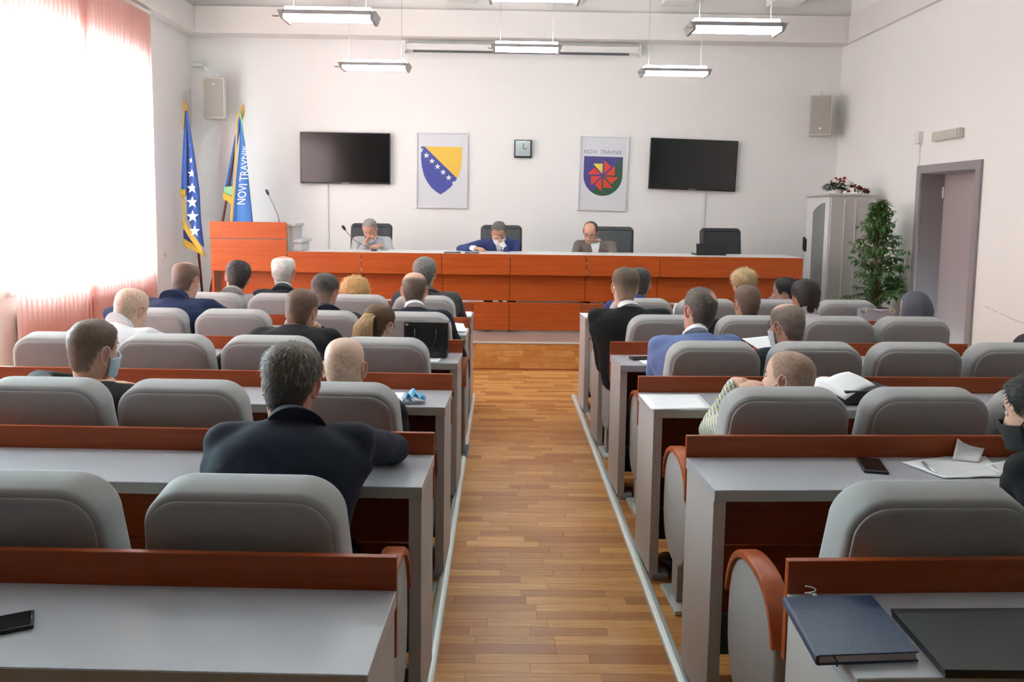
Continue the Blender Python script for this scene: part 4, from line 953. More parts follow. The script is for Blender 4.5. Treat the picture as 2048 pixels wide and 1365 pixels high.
    if glasses:
        gm = MB()
        for s in (-1, 1):
            gm.tube([hx(Vector((s * .031 + .023 * math.cos(a), .100 - .012 * abs(math.cos(a)), .004 + .017 * math.sin(a)))) for a in [2 * PI * i / 14 for i in range(15)]], .0018, 5, False)
            gm.tube([hx(Vector((s * .056, .088, .010))), hx(Vector((s * .076, .05, .010))), hx(Vector((s * .081, -.01, .012))), hx(Vector((s * .080, -.028, -.004)))], .0018, 5)
        gm.tube([hx(Vector((-.008, .103, .008))), hx(Vector((.008, .103, .008)))], .0018, 5).build('glasses', M_GLASSES, body, True)
    return body
def make_hair(body, HM, hx, st, skin):
    top, side = st['top'], st.get('side', st['top']); th, ts_ = st.get('thick', .014), st.get('side_thick', .007); bald = st.get('bald'); nz = st.get('noise', .004); shift = st.get('line', 0.0); nape = st.get('nape', 0.0); dmax = st.get('density', 1.0); fade = st.get('fade', 0.0)
    V = []; Cc = []; Dn = []; idx = {}; sd = PRND.uniform(0, 99)
    def dens(a, v):
        d = sstep(-.004, .016, v.z - hairline(a) - shift - (nape if abs(a - PI) < 1.2 else 0))
        if bald: q = (v - Vector(bald[:3])); d *= sstep(bald[3] * .72, bald[3] * 1.15, Vector((q.x, q.y, q.z)).length)
        return d
    for j, r in enumerate(HEAD):
        for i, v in enumerate(r):
            a = 2 * PI * i / NA; d = dens(a, v); Dn.append(d); h = sstep(-.03, .075, v.z); k = ts_ + (th - ts_) * h
            n = noise.noise(Vector((v.x * 28 + sd, v.y * 28, v.z * 28))) + .5 * noise.noise(Vector((v.x * 60, v.y * 60 + sd, v.z * 60)))
            V.append(v + HN[j][i] * ((k + n * nz) * d ** .6 - .0015 * (1 - d))); hc_ = mix3(side, top, h)
            f = fade * (1 - sstep(-.05, .055, v.z)); dd_ = d * dmax * (1 - f) ; m = .85 + .3 * n if d > .2 else 1
            Cc.append(tuple(c * (1 + .25 * n) for c in mix3(skin, hc_, max(0, min(1, dd_)))))
    mb = MB(); mp = {}
    for j in range(len(HEAD) - 1):
        for i in range(NA):
            q = [j * NA + i, j * NA + (i + 1) % NA, (j + 1) * NA + (i + 1) % NA, (j + 1) * NA + i]
            if max(Dn[k] for k in q) > .03:
                for k in q:
                    if k not in mp: mp[k] = len(mb.v); mb.v.append(tuple(hx(V[k])))
                mb.f.append(tuple(mp[k] for k in q))
    j = len(HEAD) - 1; q = [j * NA + i for i in range(NA)]
    if all(k in mp for k in q): mb.f.append(tuple(mp[k] for k in q))
    cols = [None] * len(mb.v)
    for k, i in mp.items(): cols[i] = Cc[k]
    # strands
    ns = st.get('strands', 0); L = st.get('length', .02); wd = st.get('width', .0016); crown = Vector((.01, -.055, .105)); curl = st.get('curl', 0); out = st.get('out', .55)
    cand = [k for k in mp if Dn[k] > .45]; rnd = random.Random(int(sd * 1000))
    for _ in range(ns if cand else 0):
        k = rnd.choice(cand); jj, ii = divmod(k, NA); p = V[k] + (V[k // NA * NA + (ii + 1) % NA] - V[k]) * rnd.random(); nr = HN[jj][ii]
        fl = p - crown; fl = fl - nr * fl.dot(nr); fl = fl.normalized() if fl.length > .005 else Vector((rnd.gauss(0, 1), rnd.gauss(0, 1), 0)).normalized()
        fl = (fl + Vector((rnd.gauss(0, .3), rnd.gauss(0, .3), rnd.gauss(0, .2) - .25))).normalized(); h = sstep(-.04, .07, p.z); ln = L * (.35 + .65 * h) * rnd.uniform(.6, 1.2)
        sdv = fl.cross(nr).normalized(); c0 = mix3(side, top, h); mm = rnd.uniform(.6, 1.5); c = tuple(min(1, x * mm) for x in c0)
        if st.get('grey'): c = mix3(c, (.45, .43, .41), .75 * (rnd.random() < st['grey']))
        q = p - nr * .003; n0 = len(mb.v); dr_ = (nr * out + fl * .7).normalized()
        for s in range(4):
            w_ = wd * (1 - s / 3.6); mb.v += [tuple(hx(q - sdv * w_)), tuple(hx(q + sdv * w_))]; cols += [c, c]
            q = q + dr_ * ln / 3; dr_ = (dr_ - nr * .28 + fl * .12 + (Vector((rnd.gauss(0, curl), rnd.gauss(0, curl), rnd.gauss(0, curl))) if curl else Vector())).normalized()
        for s in range(3): mb.f.append((n0 + 2 * s, n0 + 2 * s + 1, n0 + 2 * s + 3, n0 + 2 * s + 2))
    # eyebrows
    for s in (-1, 1):
        pts = [Vector((s * x, .0905 - .012 * (x / .05) ** 2 * 1.2, zz)) for x, zz in ((.014, .024), (.030, .030), (.046, .025))]; n0 = len(mb.v); mb.tube([hx(p + Vector((0, .003, 0))) for p in pts], [.003, .0035, .0015], 5); cols += [side] * (len(mb.v) - n0)
    o = mb.build('hair', M_HAIR, body, True); set_tint(o.data, cols)
    return o
DB = (.030, .021, .016); BK = (.012, .010, .010); BR = (.07, .042, .026); GR = (.20, .19, .18); DG = (.075, .070, .066); WH = (.62, .60, .58); BL = (.36, .19, .075); LB = (.50, .33, .17)
G1 = 'people'
def X(P, px): return px
LSEAT = {1: 2.20, 2: 3.25, 3: 4.30, 4: 5.36, 5: 6.36}
person('man with thick grey-brown hair in a navy suit leaning over the second left desk', (-.63, 2.28), (-0.628, 2.500, 0.983), (-0.652, 2.585, 1.088), yaw=3, head=(2, 12, 3), top=C_NAVY, topname='suit_jacket', skin=SK_RED, hair=dict(top=(.115, .086, .066), side=(.052, .042, .035), thick=.016, side_thick=.008, strands=5200, length=.034, out=.14, grey=.17, noise=.004), collar2=C_NAVY, cuff=C_COLLAR, build=1.16, hands=[(-.665, 2.78, .865), (-.60, 2.80, .835)], elbow=[(-.8, -.3, .05), (.8, -.3, .05)])
person('bald man in black seated behind the aisle desk, back of head creased', (-.60, 3.25), (-0.605, 3.240, 0.900), (-0.617, 3.290, 1.007), head=(-2, -6, 0), top=C_BLACK, topname='jacket', skin=SK_PALE, hair=dict(top=SK_PALE, side=(.40, .30, .235), thick=.0012, side_thick=.0012, density=.15, bald=(0, .02, .12, .125), noise=.0003), creases=True, build=1.12, hands=[(-.80, 3.62, .83), (-.53, 3.52, .81)], elbow=[None, (.5, -.3, -1)])
person('stocky man with short brown hair and mask loops in a black jacket, far left', (-1.64, 3.32), (-1.600, 3.300, 0.937), (-1.648, 3.380, 1.050), yaw=-12, head=(-24, 4, 4), top=C_BLACK, skin=SK, hair=dict(top=(.075, .046, .030), side=(.055, .036, .026), thick=.007, side_thick=.004, strands=2600, length=.010, density=.9, fade=.2), mask=(M_MASKB, 0), build=1.14, hands=[(-1.80, 3.74, .83), (-1.48, 3.54, .81)], elbow=[(-1, .1, .12), None])
person('bald man in a crumpled white shirt bending over his desk near the window blind', (-2.13, 4.36), (-2.060, 4.530, 0.975), (-2.030, 4.600, 1.062), yaw=-14, head=(-16, 14, 3), top=C_WHITE, topname='shirt', collar=C_WHITE, skin=SK_PALE, hair=dict(top=SK_PALE, side=(.22, .17, .13), thick=.002, side_thick=.002, density=.45, bald=(0, .03, .12, .10), noise=.0005), build=1.2, hands=[(-2.36, 4.78, .822), (-1.82, 4.80, .822)], elbow=[(-1, -.2, -.25), (1, -.2, -.3)])
person('man with cropped brown hair in a black jacket resting his chin on his hand', (-1.11, 4.33), (-1.100, 4.500, 0.985), (-1.093, 4.580, 1.068), yaw=-4, head=(-8, 6, 2), top=C_BLACK, skin=SK, hair=dict(top=(.085, .048, .030), side=(.075, .045, .03), thick=.007, side_thick=.005, strands=1800, length=.012, density=.92, fade=.15), build=1.14, hands=[(-1.34, 4.74, .822), (-1.005, 4.66, .945)], hpose=('rest', 'fist'), elbow=[(-1, -.1, -.5), (1, .3, -1)])
pw = person('woman with a blonde ponytail and glasses in the third row on the left', (-.70, 4.34), (-0.700, 4.520, 0.875), (-0.672, 4.600, 0.990), yaw=-8, head=(-22, 10, 0), top=C_DGREY, topname='cardigan', skin=SK_PALE, sc=.94, build=.92, glasses=True, hair=dict(top=(.10, .052, .022), side=(.085, .045, .02), thick=.010, side_thick=.007, strands=1500, length=.02, width=.0012))
person('man with a bald crown, white collar and navy sweater by the aisle, left', (-.56, 5.38), (-0.562, 5.460, 0.980), (-0.575, 5.520, 1.098), yaw=0, head=(3, 6, 0), top=C_NAVY, topname='sweater', collar=C_COLLAR, skin=SK, hair=dict(top=(.10, .08, .065), side=(.055, .042, .035), thick=.004, side_thick=.005, bald=(0, -.02, .125, .088), density=.9, strands=700, length=.008), build=1.12, hands=[(-.76, 5.72, .83), (-.36, 5.72, .822)])
person('man with a receding crown in a navy suit beside the window, fourth row', (-2.12, 5.40), (-2.080, 5.420, 1.040), (-2.065, 5.500, 1.145), yaw=-6, head=(-6, 14, -3), top=C_NAVY2, topname='suit_jacket', collar2=C_NAVY2, skin=SK, hair=dict(top=(.11, .06, .042), side=(.05, .035, .028), thick=.006, side_thick=.005, bald=(0, .0, .13, .075), density=.9, strands=700, length=.008), build=1.24, hands=[(-2.42, 5.72, .83), (-1.80, 5.72, .83)], elbow=[(-1, -.1, .0), (1, -.2, -.4)])
person('man with a shaved nape in a navy hooded jacket, second from aisle', (-1.14, 5.38), (-1.130, 5.440, 0.965), (-1.163, 5.520, 1.075), yaw=-8, head=(-10, 4, 2), top=C_SLATE, topname='hooded_jacket', collar2=C_NAVY, skin=SK, hair=dict(top=(.05, .042, .038), side=(.10, .09, .082), thick=.012, side_thick=.004, fade=.45, strands=900, length=.014, grey=.2), build=1.1)
person('man with wavy black hair in a light grey jacket looking down, front row left', (-2.02, 6.36), (-2.035, 6.360, 0.975), (-2.025, 6.440, 1.085), yaw=8, head=(22, 10, 12), top=C_GREYJ, topname='suit_jacket', collar2=C_GREYJ, skin=SK_RED, hair=dict(top=(.018, .016, .016), side=(.03, .028, .028), thick=.020, side_thick=.013, strands=900, length=.022, grey=.12), build=1.05)
person('white-haired man in a dark suit with white collar before the lectern', (-1.65, 6.36), (-1.662, 6.400, 1.010), (-1.672, 6.440, 1.138), yaw=0, head=(0, -2, 0), top=C_SLATE, topname='suit_jacket', collar=C_COLLAR, collar2=C_SLATE, skin=SK_RED, hair=dict(top=(.66, .63, .60), side=(.42, .40, .38), thick=.010, side_thick=.010, bald=(0, .0, .135, .075), strands=900, length=.018), build=1.1)
person('woman with curly strawberry-blonde hair, only her curls above the chair', (-1.08, 6.36), (-1.110, 6.380, 0.845), (-1.125, 6.440, 0.960), head=(0, 8, 0), top=C_DGREY, topname='blouse', skin=SK_PALE, sc=.95, build=.9, hair=dict(top=(.58, .34, .14), side=(.46, .25, .10), thick=.036, side_thick=.034, noise=.013, strands=2200, length=.045, curl=.5, width=.002, nape=-.03))
person('man with dense pepper-grey hair in a dark grey jacket, front row near the aisle', (-.57, 6.36), (-0.572, 6.400, 1.005), (-0.592, 6.450, 1.133), head=(-3, 2, 0), top=C_DGREY, topname='suit_jacket', collar2=C_DGREY, skin=SK_RED, hair=dict(top=(.16, .15, .145), side=(.12, .115, .11), thick=.014, side_thick=.010, strands=1600, length=.02, grey=.4), build=1.25, elbow=[None, (.45, -.1, -.9)])
# right block
person('young man with a sandy fade haircut, white collar and black sweater by the aisle', (.87, 5.40), (0.835, 5.440, 1.005), (0.812, 5.490, 1.138), yaw=-2, head=(3, -6, 3), top=C_BLACK, topname='sweater', collar=C_COLLAR, skin=SK_PALE, hair=dict(top=(.10, .065, .040), side=(.27, .19, .125), thick=.016, side_thick=.003, fade=.25, strands=1100, length=.016), build=1.3, hands=[(.74, 5.62, .822), (1.05, 5.74, .83)], elbow=[(-.15, -.4, -1), None])
person('man in a blue suit half hidden behind the fade-haired young man', (1.03, 6.36), (1.045, 6.400, 0.955), (1.065, 6.450, 1.078), yaw=0, head=(-8, 4, 0), top=C_BLUES, topname='suit_jacket', collar2=C_BLUES, skin=SK_RED, hair=dict(top=(.035, .032, .032), side=(.055, .05, .05), thick=.010, side_thick=.006, strands=700, length=.014, grey=.2), build=1.2, hands=[(.86, 6.64, .83), (1.28, 6.70, .83)], elbow=[(-.3, -.2, -1), None])
person('man with a thinning crown in a pale blue sweater and white collar', (1.03, 4.34), (1.035, 4.420, 0.985), (1.068, 4.480, 1.113), yaw=8, head=(16, -10, 4), top=C_LBLUE, topname='sweater', collar=C_COLLAR, skin=SK_RED, hair=dict(top=(.075, .060, .052), side=(.045, .036, .032), thick=.006, side_thick=.005, bald=(.040, -.060, .100, .034), strands=2200, length=.014, grey=.25, density=.95), build=1.22, hands=[(.92, 4.68, .822), (1.25, 4.72, .83)], elbow=[(-.2, -.3, -1), None])
person('man with a brown buzz cut in a black jacket, fourth row right', (1.60, 5.38), (1.605, 5.400, 0.945), (1.612, 5.460, 1.045), yaw=4, head=(6, 0, 0), top=C_BLACK, skin=SK_TAN, hair=dict(top=(.075, .050, .036), side=(.07, .05, .038), thick=.005, side_thick=.004, density=.85, strands=1000, length=.008), build=1.4)
person('blonde woman with short layered hair in black, front row right', (1.87, 6.36), (1.862, 6.380, 0.950), (1.872, 6.440, 1.075), head=(2, 0, 0), top=C_BLACK, topname='blouse', skin=SK_PALE, sc=.96, build=1.05, hair=dict(top=(.46, .33, .17), side=(.22, .14, .07), thick=.024, side_thick=.014, noise=.008, strands=1500, length=.035, curl=.25, width=.002))
person('dark-haired woman in royal blue turned left in profile, front row right', (2.20, 6.36), (2.205, 6.380, 0.905), (2.188, 6.430, 1.018), yaw=25, head=(62, 2, 0), hands=[(2.12, 6.62, .93), (2.42, 6.70, .83)], top=C_ROYAL, topname='blouse', skin=SK, sc=.95, build=.92, hair=dict(top=(.014, .012, .013), side=(.016, .014, .014), thick=.018, side_thick=.013, strands=700, length=.02))
person('dark-haired man in a pale pink shirt before the cabinet', (1.99, 5.38), (1.985, 5.400, 0.975), (1.992, 5.450, 1.080), yaw=3, head=(6, 2, 0), top=C_PINK, topname='shirt', collar=C_PINK, skin=SK_RED, hair=dict(top=(.022, .014, .012), side=(.026, .017, .014), thick=.014, side_thick=.009, strands=1200, length=.016), build=1.08)
person('grey cropped man with glasses and mask in a dark jacket holding a paper', (1.57, 4.34), (1.565, 4.380, 0.935), (1.535, 4.450, 1.038), yaw=14, head=(24, 6, 0), top=C_SLATE, skin=SK, glasses=True, mask=(M_MASKW, 0), hair=dict(top=(.13, .11, .095), side=(.085, .075, .068), thick=.004, side_thick=.005, bald=(0, .02, .125, .075), density=.85, strands=1200, length=.008, grey=.3), build=1.18, hands=[(1.36, 4.72, .85), (1.70, 4.74, .83)])
person('shaven-headed man in a plaid shirt leaning back with hand raised to his mask', (1.06, 3.36), (1.100, 3.270, 0.875), (1.152, 3.300, 0.970), yaw=16, head=(46, -4, 8), top=C_PLAID, topname='shirt', skin=SK, mask=(M_MASKW, 1), hair=dict(top=(.20, .145, .10), side=(.16, .115, .08), thick=.003, side_thick=.003, density=.62, strands=900, length=.005, noise=.0006), build=1.12, hands=[(.975, 3.42, .925), (1.30, 3.64, .83)], hpose=('rest', 'rest'), elbow=[(-.38, -.15, -1), None], bottom=cloth('blue_trouser_cloth', (.03, .035, .07)))
hj = person('woman in a grey hijab near the door', (2.68, 5.42), (2.700, 5.440, 0.908), (2.735, 5.490, 1.010), yaw=20, head=(28, 4, 0), top=C_LILAC, topname='tunic', skin=SK_PALE, sc=.97, build=.95, hair=None)
person('person in black with a black mask, cut off at the right edge, second row', (1.72, 2.28), (1.730, 2.500, 0.935), (1.712, 2.600, 1.015), yaw=18, head=(36, 12, 0), top=C_BLACK, topname='sweater', skin=SK, mask=(M_MASKK, 0), hair=dict(top=(.016, .013, .012), side=(.018, .014, .013), thick=.016, side_thick=.010, strands=1500, length=.02), hands=[(1.82, 2.74, .84), (1.93, 2.76, .83)], elbow=[(-.5, -.2, -.8), None])
person('dark-haired person whose crown just shows at the far right edge', (2.85, 4.36), (2.900, 4.440, 0.755), (2.905, 4.500, 0.875), head=(0, 8, 0), top=C_BLACK, topname='jacket', hands=[(2.82, 4.62, .80), (3.0, 4.62, .80)], elbow=[(0, -.4, -1), (.2, -.4, -1)], skin=SK, hair=dict(top=(.012, .011, .012), side=(.014, .012, .012), thick=.016, side_thick=.010))
# the three officials on the platform
person('grey cropped man in a pale grey sweater with hand on chin', (-1.55, 10.02), (-1.525, 9.870, 1.295), (-1.530, 9.765, 1.378), yaw=180, head=(176, 30, 0), top=C_GREYS, topname='sweater', skin=SK_RED, zf=ZS, hair=dict(top=(.24, .22, .20), side=(.30, .28, .26), thick=.008, side_thick=.006, strands=500, length=.01, line=.0), hands=[(-1.36, 9.60, 1.19), (-1.585, 9.69, 1.205)], hpose=('rest', 'fist'), mask=(M_MASKW, 1), build=1.05, elbow=[None, (-.7, .2, -1)])
person('man in a blue suit holding his white face mask at the middle of the desk', (-.02, 10.02), (-0.025, 9.900, 1.285), (-0.040, 9.800, 1.365), yaw=180, head=(178, 34, 0), top=C_BLUES, topname='suit_jacket', collar=C_COLLAR, collar2=C_BLUES, skin=SK_RED, zf=ZS, hair=dict(top=(.10, .095, .09), side=(.12, .115, .11), thick=.011, side_thick=.006, strands=500, length=.012, grey=.3), hands=[(.015, 9.68, 1.215), (-.33, 9.60, 1.185)], hpose=('fist', 'rest'), mask=(M_MASKW, 0), front=C_COLLAR, build=1.12, elbow=[(.6, .2, -1), (-1, .1, -.2)])
person('balding man with glasses in a brown blazer and white shirt reading at the desk', (1.13, 10.02), (1.090, 9.880, 1.285), (1.025, 9.775, 1.385), yaw=176, head=(164, 32, -8), top=C_BROWN, topname='suit_jacket', collar=C_COLLAR, collar2=C_BROWN, skin=SK_RED, zf=ZS, glasses=True, hair=dict(top=(.03, .025, .022), side=(.035, .03, .028), thick=.006, side_thick=.007, bald=(.015, .055, .10, .075), strands=500, length=.012), front=C_COLLAR, build=1.15)
# shirt fronts of the two men in suits
for (nx, ny, nz, fx) in ((-.025, 9.90, 1.285, 0), (1.09, 9.88, 1.285, -.012)): pass
# ponytail
def tail(body, pts, rads, n, cols_):
    mb = MB(); cols = []; rnd = random.Random(9); o = Vector(body.location); pts = [Vector(p) - o for p in pts]
    mb.tube(pts, [r * .8 for r in rads], 12); cols += [cols_[0]] * len(mb.v)
    for _ in range(n):
        a = rnd.uniform(0, 2 * PI); k = rnd.uniform(.85, 1.08); w_ = .0022; c = mix3(cols_[0], cols_[1], rnd.random()); n0 = len(mb.v)
        for p, r in zip(pts, rads):
            q = p + Vector((math.cos(a) * r * k, math.sin(a) * r * k, 0)); t = Vector((-math.sin(a), math.cos(a), 0)) * w_; mb.v += [tuple(q - t), tuple(q + t)]; cols += [c, c]
        for s in range(len(pts) - 1): mb.f.append((n0 + 2 * s, n0 + 2 * s + 1, n0 + 2 * s + 3, n0 + 2 * s + 2))
    h = mb.build('ponytail', M_HAIR, body, True); set_tint(h.data, cols)
tail(pw, [(-.69, 4.51, 1.055), (-.715, 4.475, 1.052), (-.738, 4.455, 1.01), (-.742, 4.45, .95), (-.740, 4.455, .89), (-.735, 4.46, .82)], [.014, .034, .050, .054, .050, .024], 260, ((.42, .25, .12), (.58, .40, .22)))
# hijab: cloth over the head and shoulders
hm = MB(); o = Vector(hj.location); hc_ = Vector((2.735, 5.49, 1.010)) - o; N_ = Vector((2.70, 5.44, .908)) - o; Q = Matrix.Rotation(R(28), 3, 'Z'); rows = []
for zz, w_, f, b in ((.127, .010, .010, .010), (.124, .030, .030, .036), (.114, .052, .05, .062), (.096, .070, .068, .084), (.072, .082, .080, .102), (.04, .092, .088, .116), (0, .093, .086, .118), (-.05, .090, .080, .118), (-.10, .088, .075, .115), (-.14, .105, .075, .12), (-.18, .15, .10, .14), (-.22, .185, .12, .15)):
    row = []
    for i in range(36):
        a = 2 * PI * i / 36; c, s = math.cos(a), math.sin(a); y = (f if c > 0 else b) * c; x = w_ * s
        if c > .45 and -.10 < zz < .07: y = min(y, .045 * 1)
        r_ = .011 * math.sin(a * 3 + zz * 40) + .008 * math.sin(a * 8 - zz * 55); row.append(hc_ + Q @ Vector((x * (1 + r_ * 4), y * (1 + r_ * 4), zz)))
    rows.append(row)
hm.loft(rows, True, True, False).build('headscarf', C_LILAC, hj, True)
# ------------------------------------------------------------------ things on the desks
DZ = .7815
def sheet(name, label, corners, cat='paper', z=DZ, m=None, curl=.004, lift=None, thick=.0012, lines=0, group='papers on the desks'):
    """corners far-left, far-right, near-right, near-left as photo points on the plane z (or room points)"""
    P = [onz(c[0], c[1], z) if len(c) == 2 else Vector(c) for c in corners]; o0 = sum(P, Vector()) / 4; n = 8; rows = []
    rn = PRND.uniform(0, 40)
    for j in range(n + 1):
        v = j / n; rows.append([])
        for i in range(n + 1):
            u = i / n; p = P[0].lerp(P[1], u).lerp(P[3].lerp(P[2], u), v); e = max(abs(2 * u - 1), abs(2 * v - 1))
            p.z += curl * e ** 4 * (.3 + .7 * abs(noise.noise(Vector((u * 2 + rn, v * 2, 0))))) + (lift(u, v) if lift else 0); rows[-1].append(p - o0)
    base = thing(name, label, cat, o0, 0, group)
    o = MB().loft(rows, False, False, False).build('sheet', m or M_PAPER, base, True); s = o.modifiers.new('t', 'SOLIDIFY'); s.thickness = thick; s.offset = 1
    if lines:
        lm = MB()
        for k in range(lines):
            v = .10 + .80 * k / lines; a, b = .1, PRND.uniform(.6, .9) if k % 4 else .5
            pa = P[0].lerp(P[1], a).lerp(P[3].lerp(P[2], a), v); pb_ = P[0].lerp(P[1], b).lerp(P[3].lerp(P[2], b), v); dn_ = (P[3] - P[0]) * .012
            la = (lift(a, v), lift(b, v)) if lift else (0, 0)
            q = [pa - o0, pb_ - o0, pb_ + dn_ - o0, pa + dn_ - o0]
            for t, i in zip(q, (0, 1, 1, 0)): t.z += la[i] + thick + .0016
            lm.add(q, [(0, 1, 2, 3)])
        tag(lm.build('printed_lines', mat('print_grey', (.62, .62, .64), .8), o), kind='stuff')
    return base
def slab(name, label, cat, c, size, rot, h, m, bev=.002, z=.7805):
    t = thing(name, label, cat, (c[0], c[1], z), R(rot)); MB().box((-size[0] / 2, -size[1] / 2, 0), (size[0] / 2, size[1] / 2, h), bev).build('body', m, t); return t
def phone(label, px, rot, zz=.7805, s=1):
    c = onz(px[0], px[1], zz) if len(px) == 2 else Vector(px); t = slab('mobile_phone', label, 'phone', c, (.074 * s, .152 * s), rot, .009, M_BLACK, .003, zz); t['group'] = 'mobile phones'
    MB().box((-.033 * s, -.070 * s, .0088), (.033 * s, .070 * s, .0096)).build('phone_screen', M_SCREEN, t); MB().tube([(-.006, .072 * s, .0095), (.006, .072 * s, .0095)], .001, 4).build('earpiece', M_PLAST, t)
# nearest desks
nb = [onz(*q, .802) for q in ((1570, 1194), (1744, 1191), (1838, 1303), (1637, 1311))]
c = sum(nb, Vector()) / 4; t = thing('notebook', 'thick navy blue hardback notebook on the nearest right desk', 'notebook', (c.x, c.y, .7805))
def quad_slab(P, z0, z1, m, name, par, ins=0.0, bev=True):
    cc = sum(P, Vector()) / 4; q = [p + (cc - p) * ins for p in P]
    return MB().loft([[(p.x - c.x, p.y - c.y, zz - .7805) for p in q] for zz in (z0, z1)]).build(name, m, par)
M_NAVYC = mat('navy_book_cloth', (.016, .035, .085), .32, bump=.1, bscale=300); M_PAGES = mat('page_block', (.55, .46, .44), .8)
# covers share the outline; the page block sits inside
quad_slab(nb, .7985, .8015, M_NAVYC, 'front_cover', t); quad_slab(nb, .7807, .7835, M_NAVYC, 'back_cover', t)
quad_slab(nb, .7835, .7985, M_PAGES, 'page_block', t, .035)
sp = nb[0], nb[3]; d = (sp[1] - sp[0]).normalized(); nx_ = Vector((-d.y, d.x, 0)) * -.006
MB().loft([[(p.x + nx_.x * a - c.x, p.y + nx_.y * a - c.y, zz - .7805) for a, zz in ((0, .7807), (.7, .783), (1, .791), (.7, .799), (0, .8015))] for p in sp]).build('spine', M_NAVYC, t, True, 50)
MB().tube([(nb[3].x - c.x + .03, nb[3].y - c.y + .012, .018), (nb[3].x - c.x + .035, nb[3].y - c.y - .006, .012), (nb[3].x - c.x + .032, nb[3].y - c.y - .01, .004)], .002, 5).build('ribbon', M_BLACK, t)
lp0 = [onz(*q, .798) for q in ((1782, 1218), (2200, 1216), (2330, 1345), (1890, 1340))]; c = sum(lp0, Vector()) / 4
t = thing('laptop', 'closed black laptop beside the navy notebook', 'laptop', (c.x, c.y, .7805))
quad_slab(lp0, .7807, .79, M_BLACK, 'base', t, .01); lid = quad_slab(lp0, .7912, .798, mat('black_laptop_lid', (.010, .011, .012), .5), 'lid', t)
a, b = lp0[0], lp0[1]; MB().tube([(a.x - c.x + .05, a.y - c.y + .001, .010), (b.x - c.x - .05, b.y - c.y + .001, .010)], .005, 8).build('hinge', M_BLACK, t)
e0 = onz(1619, 1194, .7805); t = thing('earphones', 'tiny white earphone cable against the front board, nearest right desk', 'earphones', e0)
MB().tube([(.012 * math.cos(k * .9), .006 * math.sin(k * .9) - .004, .003 + .0022 * k) for k in range(12)], .0014, 5).build('cable', M_WHITE, t); MB().ell((.01, -.006, .006), (.005, .005, .005), None, 8, 6).build('earbud', M_WHITE, t)
phone('black phone cut by the left edge, on the nearest left desk', (-18, 1259), -62)
# second row right
phone('black phone lying on the second right desk before an empty chair', (1744, 934), -14, s=1.05)
sheet('paper_sheets', 'spread white papers with a pen on the second right desk', [(1803, 926), (1962, 905), (2010, 955), (1888, 958)], lines=14, curl=.006)
sheet('raised_page', 'page standing up from the spread papers, second right desk', [tuple(onz(1906, 918, .784) + Vector((.028, .03, .062))), tuple(onz(1960, 912, .784) + Vector((.055, .05, .045))), tuple(onz(1958, 926, .784)), tuple(onz(1905, 920, .784))], lines=6, curl=.002)
sheet('paper_sheets', 'white sheets at the right edge before the person in the black mask', [(1962, 932), (2060, 914), (2110, 944), (2010, 950)], lines=10, z=.7825)
p0, p1_ = onz(1845, 925, .79), onz(1873, 946, .79); t = thing('pen', 'silver pen on the spread papers, second right desk', 'pen', p0); MB().tube([(0, 0, 0), (p1_ - p0) * .5, (p1_ - p0)], [.0042, .0045, .002], 8).build('barrel', M_METAL, t, True); MB().tube([(.002, 0, .0045), ((p1_ - p0) * .3) + Vector((0, 0, .005))], .0012, 5).build('clip', M_METAL, t)
# third row right
sheet('paper_sheets', 'large white document on the aisle end of the third right desk', [(1278, 790), (1398, 790), (1425, 818), (1303, 820)], lines=9, thick=.003)
fo_ = onz(1712, 800, .7805); slab('black_case', 'black case under the open booklet, third right desk', 'case', (fo_.x + .02, fo_.y), (.26, .22), 4, .065, M_BLACK, .008)
c = at(1690, 785, 3.78); bk = thing('open_booklet', 'open white booklet resting on a black case, third right desk', 'booklet', c)
for nm, q in (('right_page', ((1640, 768, 3.80), (1697, 745, 3.87), (1751, 772, 3.78), (1690, 801, 3.66))), ('left_page', ((1624, 763, 3.86), (1662, 757, 3.90), (1689, 800, 3.67), (1616, 777, 3.74)))):
    P = [at(*k) - c for k in q]; rows = [[P[0].lerp(P[1], u / 6).lerp(P[3].lerp(P[2], u / 6), v / 6) + Vector((0, 0, .012 * math.sin(PI * u / 6) + .006 * math.sin(PI * v / 6))) for u in range(7)] for v in range(7)]
    o = MB().loft(rows, False, False, False).build(nm, M_PAPER, bk, True); o.modifiers.new('t', 'SOLIDIFY').thickness = .003
def crumple(name, label, cat, p, r, m, parts=1, m2=None):
    t = thing(name, label, cat, p); rn = PRND.uniform(0, 40)
    def one(nm, mm, off, rx, ry, h):
        rows = [[Vector((off[0] + rx * (u - .5) * 2, off[1] + ry * (v - .5) * 2, .004 + h * (abs(noise.noise(Vector((u * 3 + rn, v * 3, 1)))) * 1.6 + .5 * (1 - (2 * u - 1) ** 2)))) for u in [i / 9 for i in range(10)]] for v in [i / 9 for i in range(10)]]
        o = MB().loft(rows, False, False, False).build(nm, mm, t, True); o.modifiers.new('t', 'SOLIDIFY').thickness = .0015
    one('crumpled_sheet', m, (0, 0), r, r * .8, r * .8)
    if m2: one('inner_layer', m2, (-r * .95, -r * .5), r * .7, r * .6, r * .45)
crumple('tissue', 'crumpled white tissue by the hand of the plaid-shirted man', 'tissue', onz(1462, 786, .7805), .035, M_PAPER)
crumple('discarded_mask', 'crumpled light blue face mask on the aisle end of the third left desk', 'mask', onz(829, 805, .7805), .048, mat('bright_blue_mask', (.20, .52, .78), .78), 1, M_MASKW)
sheet('paper_sheets', 'white sheet beside the crumpled blue mask, third left desk', [(752, 786), (812, 786), (800, 828), (725, 828)], lines=0)
